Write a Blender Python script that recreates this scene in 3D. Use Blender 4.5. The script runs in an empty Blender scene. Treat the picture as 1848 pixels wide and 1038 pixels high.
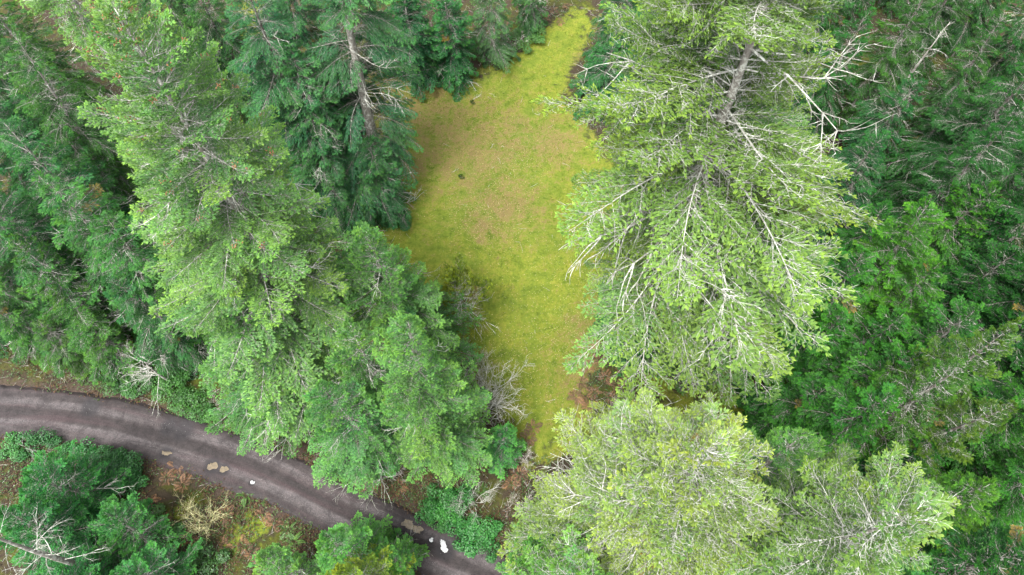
import bpy, bmesh, math, random
import numpy as np
from mathutils import Vector, Matrix, Euler, noise

# ------------------------------------------------------------------ camera, light, exposure
S = bpy.context.scene
COL = S.collection
H = 55.0                       # drone height above the ground
TH = math.radians(29.4)        # how far the view axis is off straight down
FPX, CX, CY = 1232.0, 924.0, 519.0

cam_data = bpy.data.cameras.new("camera")
cam_data.sensor_width = 36.0
cam_data.lens = 36.0 * FPX / 1848.0
cam_data.clip_start = 0.5
cam_data.clip_end = 6000
cam = bpy.data.objects.new("camera", cam_data)
COL.objects.link(cam)
cam.location = (0, 0, H)
cam.rotation_euler = (TH, 0, 0)
S.camera = cam

SUN_EL, SUN_AZ = math.radians(62), math.radians(215)   # azimuth clockwise from +Y
world = bpy.data.worlds.new("World")
S.world = world
world.use_nodes = True
wn, wl = world.node_tree.nodes, world.node_tree.links
wn.clear()
sky = wn.new("ShaderNodeTexSky")
sky.sky_type = 'NISHITA'
sky.sun_disc = False
sky.sun_elevation = SUN_EL
sky.sun_rotation = SUN_AZ
sky.air_density = 1.0
sky.dust_density = 3.0
hs = wn.new("ShaderNodeHueSaturation")     # overcast: the cloud sheet greys the blue
hs.inputs['Saturation'].default_value = 0.22
bg = wn.new("ShaderNodeBackground")
bg.inputs['Strength'].default_value = 0.15
wo = wn.new("ShaderNodeOutputWorld")
wl.new(sky.outputs[0], hs.inputs['Color'])
wl.new(hs.outputs[0], bg.inputs[0])
wl.new(bg.outputs[0], wo.inputs[0])

sl = bpy.data.lights.new("sun", 'SUN')
sl.energy = 1.5
sl.angle = math.radians(25)
sl.color = (1.0, 0.97, 0.92)
sun = bpy.data.objects.new("sun", sl)
COL.objects.link(sun)
sd = Vector((math.sin(SUN_AZ) * math.cos(SUN_EL), math.cos(SUN_AZ) * math.cos(SUN_EL), math.sin(SUN_EL)))
sun.rotation_euler = (-sd).to_track_quat('-Z', 'Y').to_euler()
sun.location = (0, 0, 120)

S.view_settings.view_transform = 'Standard'
S.view_settings.look = 'None'
S.view_settings.exposure = 2.0
S.view_settings.gamma = 1.0
S.view_settings.use_curve_mapping = False
S.render.engine = 'CYCLES'
S.cycles.max_bounces = 6
S.cycles.diffuse_bounces = 3
S.cycles.glossy_bounces = 2
S.cycles.transmission_bounces = 3

# ------------------------------------------------------------------ helpers
def P(u, v, h=0.0):
    """the place at height h that stands at pixel (u, v) of the 1848 x 1038 photograph"""
    dx, dy = (u - CX) / FPX, (CY - v) / FPX
    y = math.sin(TH) + dy * math.cos(TH)
    z = math.cos(TH) - dy * math.sin(TH)
    t = (H - h) / z
    return Vector((dx * t, y * t, h))

def tag(o, label=None, cat=None, group=None, kind=None):
    if label: o['label'] = label
    if cat: o['category'] = cat
    if group: o['group'] = group
    if kind: o['kind'] = kind
    return o

def empty(name, loc, rz=0.0):
    o = bpy.data.objects.new(name, None)
    o.empty_display_size = 0.3
    COL.objects.link(o)
    o.location = loc
    o.rotation_euler = (0, 0, rz)
    return o

def link(name, me, parent=None, loc=None, rot=None, scale=None, color=None):
    o = bpy.data.objects.new(name, me)
    COL.objects.link(o)
    if parent: o.parent = parent
    if loc is not None: o.location = loc
    if rot is not None: o.rotation_euler = rot
    if scale is not None: o.scale = scale if hasattr(scale, '__len__') else (scale,) * 3
    if color is not None: o.color = color
    return o

class MB:
    """gathers points, faces, material slots and a per-point number (growth)"""
    def __init__(self):
        self.v, self.f, self.m, self.a = [], [], [], []
    def tube(self, pts, rads, sides=5, mat=0, cap=False, g=0.0):
        n = len(pts)
        base = len(self.v)
        up = Vector((0, 0, 1))
        for i, p in enumerate(pts):
            d = (pts[min(i + 1, n - 1)] - pts[max(i - 1, 0)])
            if d.length < 1e-9: d = Vector((1, 0, 0))
            d.normalize()
            ref = up if abs(d.z) < 0.93 else Vector((1, 0, 0))
            a = d.cross(ref).normalized(); b = a.cross(d)
            for k in range(sides):
                t = 2 * math.pi * k / sides
                self.v.append(p + (a * math.cos(t) + b * math.sin(t)) * rads[i]); self.a.append(g)
        for i in range(n - 1):
            for k in range(sides):
                k2 = (k + 1) % sides
                self.f.append((base + i * sides + k, base + i * sides + k2, base + (i + 1) * sides + k2, base + (i + 1) * sides + k))
                self.m.append(mat)
        if cap:
            self.f.append(tuple(base + (n - 1) * sides + k for k in range(sides))); self.m.append(mat)
    def shoot(self, p, d, side, ln, w, mat, g, wv=0.7):
        """one needled shoot: two crossed slim leaves"""
        d = d.normalized()
        a = side - d * side.dot(d)
        if a.length < 1e-5: a = Vector((d.y, -d.x, 0.01))
        a.normalize(); b = d.cross(a)
        i = len(self.v)
        q = p + d * ln * 0.5
        self.v += [p, q + a * w * 0.5, p + d * ln, q - a * w * 0.5, q + b * w * 0.5 * wv, q - b * w * 0.5 * wv]
        self.a += [g * 0.55, g * 0.9, g, g * 0.9, g * 0.9, g * 0.9]
        self.f += [(i, i + 1, i + 2, i + 3), (i, i + 4, i + 2, i + 5)]
        self.m += [mat, mat]
    def leaf(self, p, d, n, ln, w, mat, g):
        d = d.normalized(); a = d.cross(n)
        if a.length < 1e-5: a = Vector((1, 0, 0))
        a.normalize(); nn = a.cross(d)
        i = len(self.v)
        q = p + d * ln * 0.45
        self.v += [p, q + a * w * .5 + nn * w * .18, p + d * ln, q - a * w * .5 + nn * w * .18]
        self.a += [g * .8, g, g, g]
        self.f += [(i, i + 1, i + 2), (i, i + 2, i + 3)]
        self.m += [mat, mat]
    def mesh(self, name, mats, smooth=False):
        me = bpy.data.meshes.new(name)
        me.from_pydata([tuple(v) for v in self.v], [], self.f)
        for m in mats: me.materials.append(m)
        me.polygons.foreach_set('material_index', self.m)
        if smooth: me.polygons.foreach_set('use_smooth', [True] * len(self.f))
        at = me.attributes.new('growth_shade', 'FLOAT', 'POINT')
        at.data.foreach_set('value', self.a)
        me.update()
        return me

# ------------------------------------------------------------------ materials
def new_mat(name):
    m = bpy.data.materials.new(name)
    m.use_nodes = True
    nt = m.node_tree
    nt.nodes.clear()
    out = nt.nodes.new('ShaderNodeOutputMaterial')
    return m, nt, out

def N(nt, t, **kw):
    n = nt.nodes.new(t)
    for k, v in kw.items():
        if k in n.inputs.keys() if hasattr(n.inputs, 'keys') else False: n.inputs[k].default_value = v
        else: setattr(n, k, v)
    return n

def ramp(nt, stops, src=None, interp='LINEAR'):
    r = nt.nodes.new('ShaderNodeValToRGB')
    r.color_ramp.interpolation = interp
    e = r.color_ramp.elements
    while len(e) < len(stops): e.new(0.5)
    for i, (p, c) in enumerate(stops):
        e[i].position = p
        e[i].color = (*c, 1) if len(c) == 3 else c
    if src: nt.links.new(src, r.inputs[0])
    return r

def mixc(nt, fac, a, b, mode='MIX'):
    m = nt.nodes.new('ShaderNodeMix'); m.data_type = 'RGBA'; m.blend_type = mode
    for sock, val in ((m.inputs[0], fac), (m.inputs[6], a), (m.inputs[7], b)):
        if hasattr(val, 'is_output') or isinstance(val, bpy.types.NodeSocket): nt.links.new(val, sock)
        elif isinstance(val, (int, float)): sock.default_value = val
        else: sock.default_value = (*val, 1) if len(val) == 3 else val
    return m.outputs[2]

def mathn(nt, op, a, b=None, clamp=False):
    m = nt.nodes.new('ShaderNodeMath'); m.operation = op; m.use_clamp = clamp
    for i, val in enumerate((a, b)):
        if val is None: continue
        if isinstance(val, bpy.types.NodeSocket): nt.links.new(val, m.inputs[i])
        else: m.inputs[i].default_value = val
    return m.outputs[0]

def noise_tex(nt, scale, detail=4, rough=0.55, vec=None, dist=0.0):
    n = nt.nodes.new('ShaderNodeTexNoise')
    n.inputs['Scale'].default_value = scale
    n.inputs['Detail'].default_value = detail
    n.inputs['Roughness'].default_value = rough
    n.inputs['Distortion'].default_value = dist
    if vec is not None: nt.links.new(vec, n.inputs['Vector'])
    return n.outputs[0]

def leafy(name, trans=0.28, rough=0.6, young=(1.5, 1.4, 0.85), dark=(0.42, 0.52, 0.5), spec=0.25):
    """needles and leaves: the object's own colour, old inner needles darkened further as painted shade, yellower on young shoots"""
    m, nt, out = new_mat(name)
    oi = nt.nodes.new('ShaderNodeObjectInfo')
    at = nt.nodes.new('ShaderNodeAttribute'); at.attribute_name = 'growth_shade'
    geo = nt.nodes.new('ShaderNodeNewGeometry')
    f = ramp(nt, [(0.0, dark), (0.5, (0.95, 0.97, 0.95)), (1.0, young)], at.outputs['Fac']).outputs[0]  # dark end paints crown-gap shade on top of the older needles' tone
    c = mixc(nt, 1.0, oi.outputs['Color'], f, 'MULTIPLY')
    rn = ramp(nt, [(0.0, (0.72, 0.8, 0.85)), (0.5, (1, 1, 1)), (1.0, (1.2, 1.12, 0.95))], oi.outputs['Random']).outputs[0]
    c = mixc(nt, 1.0, c, rn, 'MULTIPLY')
    rp = ramp(nt, [(0.0, (0.7, 0.75, 0.8)), (0.6, (1, 1, 1)), (1.0, (1.25, 1.2, 0.95))], geo.outputs['Random Per Island']).outputs[0]
    c = mixc(nt, 1.0, c, rp, 'MULTIPLY')
    b = nt.nodes.new('ShaderNodeBsdfPrincipled')
    b.inputs['Roughness'].default_value = rough
    b.inputs['Specular IOR Level'].default_value = spec
    nt.links.new(c, b.inputs['Base Color'])
    t = nt.nodes.new('ShaderNodeBsdfTranslucent')
    tc = mixc(nt, 1.0, c, (1.25, 1.15, 0.6), 'MULTIPLY')
    nt.links.new(tc, t.inputs[0])
    mx = nt.nodes.new('ShaderNodeMixShader'); mx.inputs[0].default_value = trans
    nt.links.new(b.outputs[0], mx.inputs[1]); nt.links.new(t.outputs[0], mx.inputs[2])
    nt.links.new(mx.outputs[0], out.inputs[0])
    return m

def barky(name, c1, c2, c3, scale=3.0, bump=0.4):
    m, nt, out = new_mat(name)
    tc = nt.nodes.new('ShaderNodeTexCoord')
    mp = nt.nodes.new('ShaderNodeMapping'); mp.inputs['Scale'].default_value = (1, 1, 0.35)
    nt.links.new(tc.outputs['Object'], mp.inputs[0])
    n1 = noise_tex(nt, scale * 2.2, 5, 0.65, mp.outputs[0])
    n2 = noise_tex(nt, scale * 0.9, 4, 0.7, tc.outputs['Object'], 0.6)
    a = ramp(nt, [(0.3, c1), (0.65, c2)], n1).outputs[0]
    f = ramp(nt, [(0.5, (0, 0, 0)), (0.6, (1, 1, 1))], n2).outputs[0]
    c = mixc(nt, f, a, c3)
    b = nt.nodes.new('ShaderNodeBsdfPrincipled')
    b.inputs['Roughness'].default_value = 0.9
    b.inputs['Specular IOR Level'].default_value = 0.15
    nt.links.new(c, b.inputs['Base Color'])
    bp = nt.nodes.new('ShaderNodeBump'); bp.inputs['Strength'].default_value = bump; bp.inputs['Distance'].default_value = 0.05
    nt.links.new(n1, bp.inputs['Height']); nt.links.new(bp.outputs[0], b.inputs['Normal'])
    nt.links.new(b.outputs[0], out.inputs[0])
    return m

M_NEEDLE = leafy('needles')
M_SOFT = leafy('soft_needles', trans=0.3, young=(1.9, 1.65, 0.9), dark=(0.34, 0.45, 0.42))  # stronger inner dark and bright tips: shade between boughs put into the colour
M_LEAF = leafy('broad_leaves', trans=0.2, rough=0.4, young=(1.3, 1.25, 0.9), spec=0.45)
M_DRY = leafy('dry_fronds', trans=0.15, rough=0.85, young=(1.2, 1.1, 0.95), spec=0.1)
M_BARK = barky('lichened_bark', (0.12, 0.105, 0.09), (0.27, 0.25, 0.22), (0.46, 0.46, 0.41))
M_DARKBARK = barky('dark_bark', (0.06, 0.05, 0.042), (0.17, 0.15, 0.13), (0.3, 0.3, 0.27))
M_TWIG = barky('lichened_twig', (0.16, 0.15, 0.125), (0.32, 0.32, 0.28), (0.52, 0.53, 0.47), 6.0, 0.1)
M_LICHEN = barky('white_lichen_twig', (0.22, 0.215, 0.18), (0.40, 0.40, 0.355), (0.58, 0.59, 0.53), 6.0, 0.1)
M_MIDTWIG = barky('pale_grey_twig', (0.12, 0.115, 0.095), (0.25, 0.25, 0.215), (0.46, 0.47, 0.41), 6.0, 0.1)
M_GREYTWIG = barky('grey_twig', (0.09, 0.085, 0.07), (0.2, 0.19, 0.165), (0.36, 0.36, 0.32), 6.0, 0.1)
M_DEAD = barky('dead_wood', (0.25, 0.22, 0.19), (0.42, 0.39, 0.35), (0.56, 0.55, 0.5), 6.0, 0.1)
M_CONE = barky('cone_scales', (0.2, 0.09, 0.05), (0.34, 0.17, 0.09), (0.28, 0.13, 0.07), 14.0, 0.3)
M_MOSSWOOD = barky('mossy_twig', (0.2, 0.19, 0.08), (0.36, 0.34, 0.16), (0.5, 0.48, 0.3), 6.0, 0.1)

# ------------------------------------------------------------------ road line
ROAD_PX = [(-420, 742), (-250, 738), (-120, 738), (0, 743), (100, 750), (207, 768), (345, 804), (448, 839), (530, 875), (610, 917), (700, 957), (800, 1003), (900, 1050), (1020, 1105), (1180, 1190)]
def catmull(pts, n):
    out = []
    for i in range(1, len(pts) - 2):
        p0, p1, p2, p3 = pts[i - 1], pts[i], pts[i + 1], pts[i + 2]
        for k in range(n):
            t = k / n
            out.append(0.5 * ((2 * p1) + (p2 - p0) * t + (2 * p0 - 5 * p1 + 4 * p2 - p3) * t * t + (3 * p1 - p0 - 3 * p2 + p3) * t ** 3))
    return out
ROAD = catmull([P(*p) for p in ROAD_PX], 12)
ROAD_NP = np.array([(p.x, p.y) for p in ROAD])
def road_dist(x, y):
    return float(np.sqrt(((ROAD_NP - (x, y)) ** 2).sum(1).min()))
def road_half(i):
    return 2.40 - 0.45 * min(1, max(0, (i - 30) / 80))

# ------------------------------------------------------------------ ground
CLEAR_PX = [(655, 150), (700, 95), (790, 150), (900, 130), (960, 75), (1040, 15), (1075, 30), (1040, 110), (1010, 180), (1060, 230),
            (1130, 330), (1140, 450), (1150, 540), (1080, 610), (1060, 700), (1070, 800), (960, 830), (905, 750), (840, 640), (740, 560), (690, 440), (680, 330), (650, 230)]
CLEAR = np.array([P(*p).to_2d() for p in CLEAR_PX])
def clear_sdf(X, Y):
    """signed distance to the clearing's outline (negative inside)"""
    pts = np.stack([X, Y], -1)
    d = np.full(X.shape, 1e9); inside = np.zeros(X.shape, bool)
    n = len(CLEAR)
    for i in range(n):
        a, b = CLEAR[i], CLEAR[(i + 1) % n]
        ab = b - a
        t = np.clip(((pts - a) @ ab) / (ab @ ab), 0, 1)
        q = a + t[..., None] * ab
        d = np.minimum(d, np.sqrt(((pts - q) ** 2).sum(-1)))
        cond = ((a[1] > Y) != (b[1] > Y)) & (X < (b[0] - a[0]) * (Y - a[1]) / (b[1] - a[1] + 1e-12) + a[0])
        inside ^= cond
    return np.where(inside, -d, d)

PITS = [P(384, 842), P(404, 847), P(300, 818), P(736, 946), P(755, 955), P(803, 990), P(778, 975), P(306, 771), P(331, 776), P(163, 736), P(455, 871)]
def ground_z(x, y):
    v = Vector((x, y, 0))
    z = 0.22 * noise.noise(v * 0.09) + 0.10 * noise.noise(v * 0.31 + Vector((7, 3, 1))) + 0.05 * noise.noise(v * 0.9)
    d = road_dist(x, y)
    k = min(1.0, max(0.0, (d - 1.9) / 2.2))
    return z * k + (-0.22) * (1 - k)

def build_ground():
    xs = np.concatenate([[-3000, -900, -300, -140], np.arange(-84, 84.01, 0.42), [140, 300, 900, 3000]])
    ys = np.concatenate([[-3000, -900, -200, -60], np.arange(-12, 86.01, 0.42), [140, 300, 900, 3000]])
    X, Y = np.meshgrid(xs, ys)
    Z = np.zeros_like(X)
    inn = (np.abs(X) < 100) & (Y > -30) & (Y < 100)
    dr = np.full(X.shape, 1e9)
    for p in ROAD_NP[::2]:
        dr = np.minimum(dr, (X - p[0]) ** 2 + (Y - p[1]) ** 2)
    dr = np.sqrt(dr)
    nz = np.zeros_like(X)
    for i, j in zip(*np.nonzero(inn)):
        v = Vector((X[i, j], Y[i, j], 0))
        nz[i, j] = 0.22 * noise.noise(v * 0.09) + 0.10 * noise.noise(v * 0.31 + Vector((7, 3, 1))) + 0.05 * noise.noise(v * 0.9)
    k = np.clip((dr - 1.9) / 2.2, 0, 1)
    Z = nz * k - 0.22 * (1 - k)
    ny, nx = X.shape
    verts = np.stack([X, Y, Z], -1).reshape(-1, 3)
    idx = np.arange(nx * ny).reshape(ny, nx)
    faces = np.stack([idx[:-1, :-1], idx[:-1, 1:], idx[1:, 1:], idx[1:, :-1]], -1).reshape(-1, 4)
    me = bpy.data.meshes.new('ground')
    me.from_pydata(verts.tolist(), [], faces.tolist())
    me.polygons.foreach_set('use_smooth', [True] * len(me.polygons))
    sd_ = clear_sdf(X, Y)
    at = me.attributes.new('clearing', 'FLOAT', 'POINT')
    at.data.foreach_set('value', np.clip(0.5 - sd_ / 5.0, 0, 1).reshape(-1).astype(np.float32))
    at = me.attributes.new('verge', 'FLOAT', 'POINT')
    at.data.foreach_set('value', np.clip(1 - (dr - 1.6) / 2.4, 0, 1).reshape(-1).astype(np.float32))
    brown = [(840, 260, 9.0), (760, 190, 8.0), (910, 370, 5.0), (1000, 260, 4.0), (740, 300, 3.0), (770, 165, 5.5), (700, 150, 4), (925, 225, 2.4), (905, 260, 1.6), (850, 290, 3), (930, 370, 3), (880, 410, 2.5), (1075, 610, 3.2), (1080, 680, 4.5), (1090, 560, 2.2), (1060, 120, 2.2), (800, 250, 2.4)]
    extra = [(458, 952, 1.6), (430, 975, 1.3), (330, 925, 1.0), (1290, 700, 2.4), (1240, 740, 2.6), (1330, 745, 1.8), (1190, 690, 1.6), (520, 170, 2.5), (440, 60, 3.0), (460, 20, 3.0), (100, 200, 3.0), (200, 640, 2.0)]
    E = np.clip(0.5 - sd_ / 5.0, 0, 1)
    for u, v, r in extra:
        p = P(u, v)
        E = np.maximum(E, 0.72 * np.exp(-((X - p.x) ** 2 + (Y - p.y) ** 2) / (r * r)))
    me.attributes['clearing'].data.foreach_set('value', E.reshape(-1).astype(np.float32))
    B = np.zeros_like(X)
    for u, v, r in brown:
        p = P(u, v)
        B = np.maximum(B, np.exp(-((X - p.x) ** 2 + (Y - p.y) ** 2) / (r * r)))
    at = me.attributes.new('bare', 'FLOAT', 'POINT')
    at.data.foreach_set('value', B.reshape(-1).astype(np.float32))
    m, nt, out = new_mat('moss_and_soil')
    tc = nt.nodes.new('ShaderNodeTexCoord').outputs['Object']
    def A(n):
        a = nt.nodes.new('ShaderNodeAttribute'); a.attribute_name = n; return a.outputs['Fac']
    big = noise_tex(nt, 0.16, 5, 0.6, tc, 0.4)
    mid = noise_tex(nt, 0.8, 6, 0.65, tc, 0.3)
    fine = noise_tex(nt, 5.0, 6, 0.7, tc)
    vfine = noise_tex(nt, 22.0, 4, 0.7, tc)
    moss = ramp(nt, [(0.3, (0.075, 0.105, 0.014)), (0.44, (0.118, 0.155, 0.020)), (0.58, (0.158, 0.178, 0.024)), (0.72, (0.120, 0.145, 0.018))], mid).outputs[0]
    moss2 = ramp(nt, [(0.3, (0.62, 0.65, 0.55)), (0.5, (1, 1, 1)), (0.72, (1.25, 1.2, 1.1))], fine).outputs[0]
    moss = mixc(nt, 1.0, moss, moss2, 'MULTIPLY')
    lump = noise_tex(nt, 2.2, 5, 0.7, tc, 0.5)
    moss = mixc(nt, 1.0, moss, ramp(nt, [(0.32, (0.72, 0.82, 0.7)), (0.5, (1, 1, 1)), (0.68, (1.14, 1.12, 1.0))], lump).outputs[0], 'MULTIPLY')
    gr = ramp(nt, [(0.45, (0, 0, 0)), (0.65, (1, 1, 1))], big).outputs[0]
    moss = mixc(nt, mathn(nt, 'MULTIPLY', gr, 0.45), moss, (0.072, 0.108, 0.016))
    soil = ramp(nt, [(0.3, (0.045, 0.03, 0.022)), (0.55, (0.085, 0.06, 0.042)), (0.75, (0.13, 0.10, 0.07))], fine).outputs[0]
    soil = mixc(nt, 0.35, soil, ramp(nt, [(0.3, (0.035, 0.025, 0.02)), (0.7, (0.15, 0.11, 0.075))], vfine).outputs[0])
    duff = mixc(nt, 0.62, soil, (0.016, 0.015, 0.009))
    thatch = mixc(nt, 0.7, soil, (0.19, 0.135, 0.055))
    # thin moss over the brown patches, ragged by noise
    b = mathn(nt, 'ADD', mathn(nt, 'MULTIPLY', A('bare'), 0.62), mathn(nt, 'MULTIPLY', mathn(nt, 'SUBTRACT', mid, 0.49), 1.9))
    b2 = mathn(nt, 'ADD', b, mathn(nt, 'MULTIPLY', mathn(nt, 'SUBTRACT', fine, 0.5), 2.2))
    bm_ = ramp(nt, [(0.22, (0, 0, 0)), (0.75, (1, 1, 1))], b2).outputs[0]
    clearing = mixc(nt, mathn(nt, 'MULTIPLY', bm_, 0.85), moss, thatch)
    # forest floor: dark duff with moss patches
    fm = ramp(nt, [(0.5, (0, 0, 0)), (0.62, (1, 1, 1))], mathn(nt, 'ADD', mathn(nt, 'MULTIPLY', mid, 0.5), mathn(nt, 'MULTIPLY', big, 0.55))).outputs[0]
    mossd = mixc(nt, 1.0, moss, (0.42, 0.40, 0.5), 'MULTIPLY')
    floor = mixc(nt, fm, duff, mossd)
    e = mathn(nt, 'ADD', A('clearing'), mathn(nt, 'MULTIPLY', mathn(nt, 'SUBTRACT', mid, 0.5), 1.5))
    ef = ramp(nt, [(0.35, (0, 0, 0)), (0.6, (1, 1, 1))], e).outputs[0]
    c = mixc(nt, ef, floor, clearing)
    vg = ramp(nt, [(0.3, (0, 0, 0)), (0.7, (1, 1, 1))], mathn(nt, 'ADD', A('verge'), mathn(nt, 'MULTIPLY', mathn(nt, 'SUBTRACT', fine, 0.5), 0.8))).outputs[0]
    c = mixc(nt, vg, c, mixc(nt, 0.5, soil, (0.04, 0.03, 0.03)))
    bs = nt.nodes.new('ShaderNodeBsdfPrincipled')
    bs.inputs['Roughness'].default_value = 0.95
    bs.inputs['Specular IOR Level'].default_value = 0.1
    nt.links.new(c, bs.inputs['Base Color'])
    hsum = mathn(nt, 'ADD', mathn(nt, 'MULTIPLY', fine, 0.7), mathn(nt, 'MULTIPLY', vfine, 0.3))
    bp = nt.nodes.new('ShaderNodeBump'); bp.inputs['Strength'].default_value = 0.7; bp.inputs['Distance'].default_value = 0.12
    nt.links.new(hsum, bp.inputs['Height']); nt.links.new(bp.outputs[0], bs.inputs['Normal'])
    nt.links.new(bs.outputs[0], out.inputs[0])
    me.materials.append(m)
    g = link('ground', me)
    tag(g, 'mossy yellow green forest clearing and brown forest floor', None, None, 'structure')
build_ground()

# ------------------------------------------------------------------ road
PIT_R = [0.42, 0.30, 0.34, 0.36, 0.30, 0.50, 0.16, 0.45, 0.55, 0.5, 0.16]
def build_road():
    n_across = 56
    verts, faces, uvx, wear, wet = [], [], [], [], []
    step = ROAD
    # resample evenly
    L = [0.0]
    for a, b in zip(step[:-1], step[1:]): L.append(L[-1] + (b - a).length)
    tot = L[-1]; m_ = int(tot / 0.11)
    pts = []; j = 0
    for k in range(m_ + 1):
        s = tot * k / m_
        while j < len(L) - 2 and L[j + 1] < s: j += 1
        t = (s - L[j]) / max(1e-9, L[j + 1] - L[j])
        pts.append((step[j].lerp(step[j + 1], t), j + t))
    for k, (p, jj) in enumerate(pts):
        a = pts[max(0, k - 4)][0]; b = pts[min(len(pts) - 1, k + 4)][0]
        d = (b - a).normalized(); nrm = Vector((-d.y, d.x, 0))
        hw = road_half(jj)
        hw_l = hw + 0.28 * noise.noise(Vector((k * 0.04, 1.3, 0))) + 0.12 * noise.noise(Vector((k * 0.17, 4.3, 0)))
        hw_r = hw + 0.28 * noise.noise(Vector((k * 0.04, 7.7, 0))) + 0.12 * noise.noise(Vector((k * 0.17, 9.7, 0)))
        for i in range(n_across + 1):
            q = -1 + 2 * i / n_across
            w = q * (hw_l if q > 0 else hw_r)
            x = p + nrm * w
            aw = abs(q)
            z = 0.06 - 0.05 * aw ** 2 - 0.30 * max(0, aw - 0.86) / 0.14 * 0.6
            rut = math.exp(-((abs(w) - 0.85) / 0.3) ** 2)
            z -= 0.04 * rut + 0.012 * noise.noise(Vector((k * 0.02, w * 2.2, 5)))
            z += 0.015 * noise.noise(x * 2.3) + 0.02 * noise.noise(x * 0.6) + 0.012 * noise.noise(x * 6.0)
            near = [((x - c).length, r) for c, r in zip(PITS, PIT_R) if abs(x.x - c.x) < 2.2 and abs(x.y - c.y) < 2.2]
            for dd, r in near:
                dd = dd / (r * 1.1) + 0.45 * noise.noise(x * 2.6)
                z -= 0.085 * math.exp(-dd * dd * 1.4) if dd < 2 else 0
            ww = max([math.exp(-(dd / (r * 1.9)) ** 2) for dd, r in near] + [0.0])
            wet.append(ww)
            verts.append((x.x, x.y, z)); uvx.append(w); wear.append(rut)
    na = n_across + 1
    for k in range(len(pts) - 1):
        for i in range(n_across):
            faces.append((k * na + i, k * na + i + 1, (k + 1) * na + i + 1, (k + 1) * na + i))
    me = bpy.data.meshes.new('gravel_road')
    me.from_pydata(verts, [], [f[::-1] for f in faces])
    me.polygons.foreach_set('use_smooth', [True] * len(faces))
    at = me.attributes.new('across', 'FLOAT', 'POINT'); at.data.foreach_set('value', uvx)
    at = me.attributes.new('along', 'FLOAT', 'POINT'); at.data.foreach_set('value', [tot * (i // na) / m_ for i in range(len(verts))])
    at = me.attributes.new('wet', 'FLOAT', 'POINT'); at.data.foreach_set('value', wet)
    m, nt, out = new_mat('packed_gravel')
    tc = nt.nodes.new('ShaderNodeTexCoord').outputs['Object']
    def A(n):
        a = nt.nodes.new('ShaderNodeAttribute'); a.attribute_name = n; return a.outputs['Fac']
    cv = nt.nodes.new('ShaderNodeCombineXYZ')
    nt.links.new(mathn(nt, 'MULTIPLY', A('along'), 0.07), cv.inputs[0]); nt.links.new(A('across'), cv.inputs[1])
    streak = noise_tex(nt, 1.7, 5, 0.6, cv.outputs[0], 0.5)
    big = noise_tex(nt, 0.5, 5, 0.6, tc, 0.3)
    fine = noise_tex(nt, 9.0, 6, 0.75, tc)
    peb = nt.nodes.new('ShaderNodeTexVoronoi'); peb.inputs['Scale'].default_value = 16.0; nt.links.new(tc, peb.inputs['Vector'])
    ab = mathn(nt, 'ABSOLUTE', A('across'))
    prof = ramp(nt, [(0.0, (0.0, 0, 0)), (0.16, (0.1, 0.1, 0.1)), (0.30, (1, 1, 1)), (0.52, (0.9, 0.9, 0.9)), (0.78, (0.25, 0.25, 0.25)), (1.0, (0.1, 0.1, 0.1))],
                mathn(nt, 'MULTIPLY', mathn(nt, 'ADD', ab, mathn(nt, 'MULTIPLY', mathn(nt, 'SUBTRACT', big, 0.5), 0.5)), 0.48)).outputs[0]
    t = mathn(nt, 'ADD', mathn(nt, 'MULTIPLY', prof, 0.6), mathn(nt, 'MULTIPLY', mathn(nt, 'SUBTRACT', streak, 0.5), 1.0))
    base = ramp(nt, [(0.0, (0.025, 0.020, 0.020)), (0.35, (0.041, 0.034, 0.034)), (0.7, (0.080, 0.070, 0.071))], t).outputs[0]
    pat = noise_tex(nt, 1.1, 6, 0.7, tc, 0.8)
    base = mixc(nt, 1.0, base, ramp(nt, [(0.35, (0.6, 0.58, 0.58)), (0.5, (1, 1, 1)), (0.68, (1.35, 1.32, 1.3))], pat).outputs[0], 'MULTIPLY')
    red = ramp(nt, [(0.5, (0, 0, 0)), (0.68, (1, 1, 1))], noise_tex(nt, 1.2, 4, 0.6, cv.outputs[0])).outputs[0]
    base = mixc(nt, mathn(nt, 'MULTIPLY', red, 0.5), base, (0.055, 0.034, 0.037))
    grain = ramp(nt, [(0.3, (0.55, 0.54, 0.54)), (0.5, (1, 1, 1)), (0.72, (1.55, 1.5, 1.45))], fine).outputs[0]
    base = mixc(nt, 1.0, base, grain, 'MULTIPLY')
    wf_ = ramp(nt, [(0.25, (0, 0, 0)), (0.7, (1, 1, 1))], mathn(nt, 'ADD', A('wet'), mathn(nt, 'MULTIPLY', mathn(nt, 'SUBTRACT', fine, 0.5), 0.9))).outputs[0]
    base = mixc(nt, mathn(nt, 'MULTIPLY', wf_, 0.8), base, (0.022, 0.020, 0.022))
    st = ramp(nt, [(0.0, (1.25, 1.25, 1.25)), (0.35, (1, 1, 1)), (0.8, (0.8, 0.8, 0.8))], peb.outputs[0]).outputs[0]
    base = mixc(nt, 1.0, base, st, 'MULTIPLY')
    b = nt.nodes.new('ShaderNodeBsdfPrincipled')
    b.inputs['Roughness'].default_value = 0.75
    b.inputs['Specular IOR Level'].default_value = 0.3
    nt.links.new(base, b.inputs['Base Color'])
    bp = nt.nodes.new('ShaderNodeBump'); bp.inputs['Strength'].default_value = 0.5; bp.inputs['Distance'].default_value = 0.04
    nt.links.new(mathn(nt, 'ADD', fine, mathn(nt, 'MULTIPLY', peb.outputs[0], -0.4)), bp.inputs['Height']); nt.links.new(bp.outputs[0], b.inputs['Normal'])
    nt.links.new(b.outputs[0], out.inputs[0])
    me.materials.append(m)
    tag(link('road', me), 'dark grey gravel track curving through the forest', None, None, 'structure')
build_road()

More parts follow.
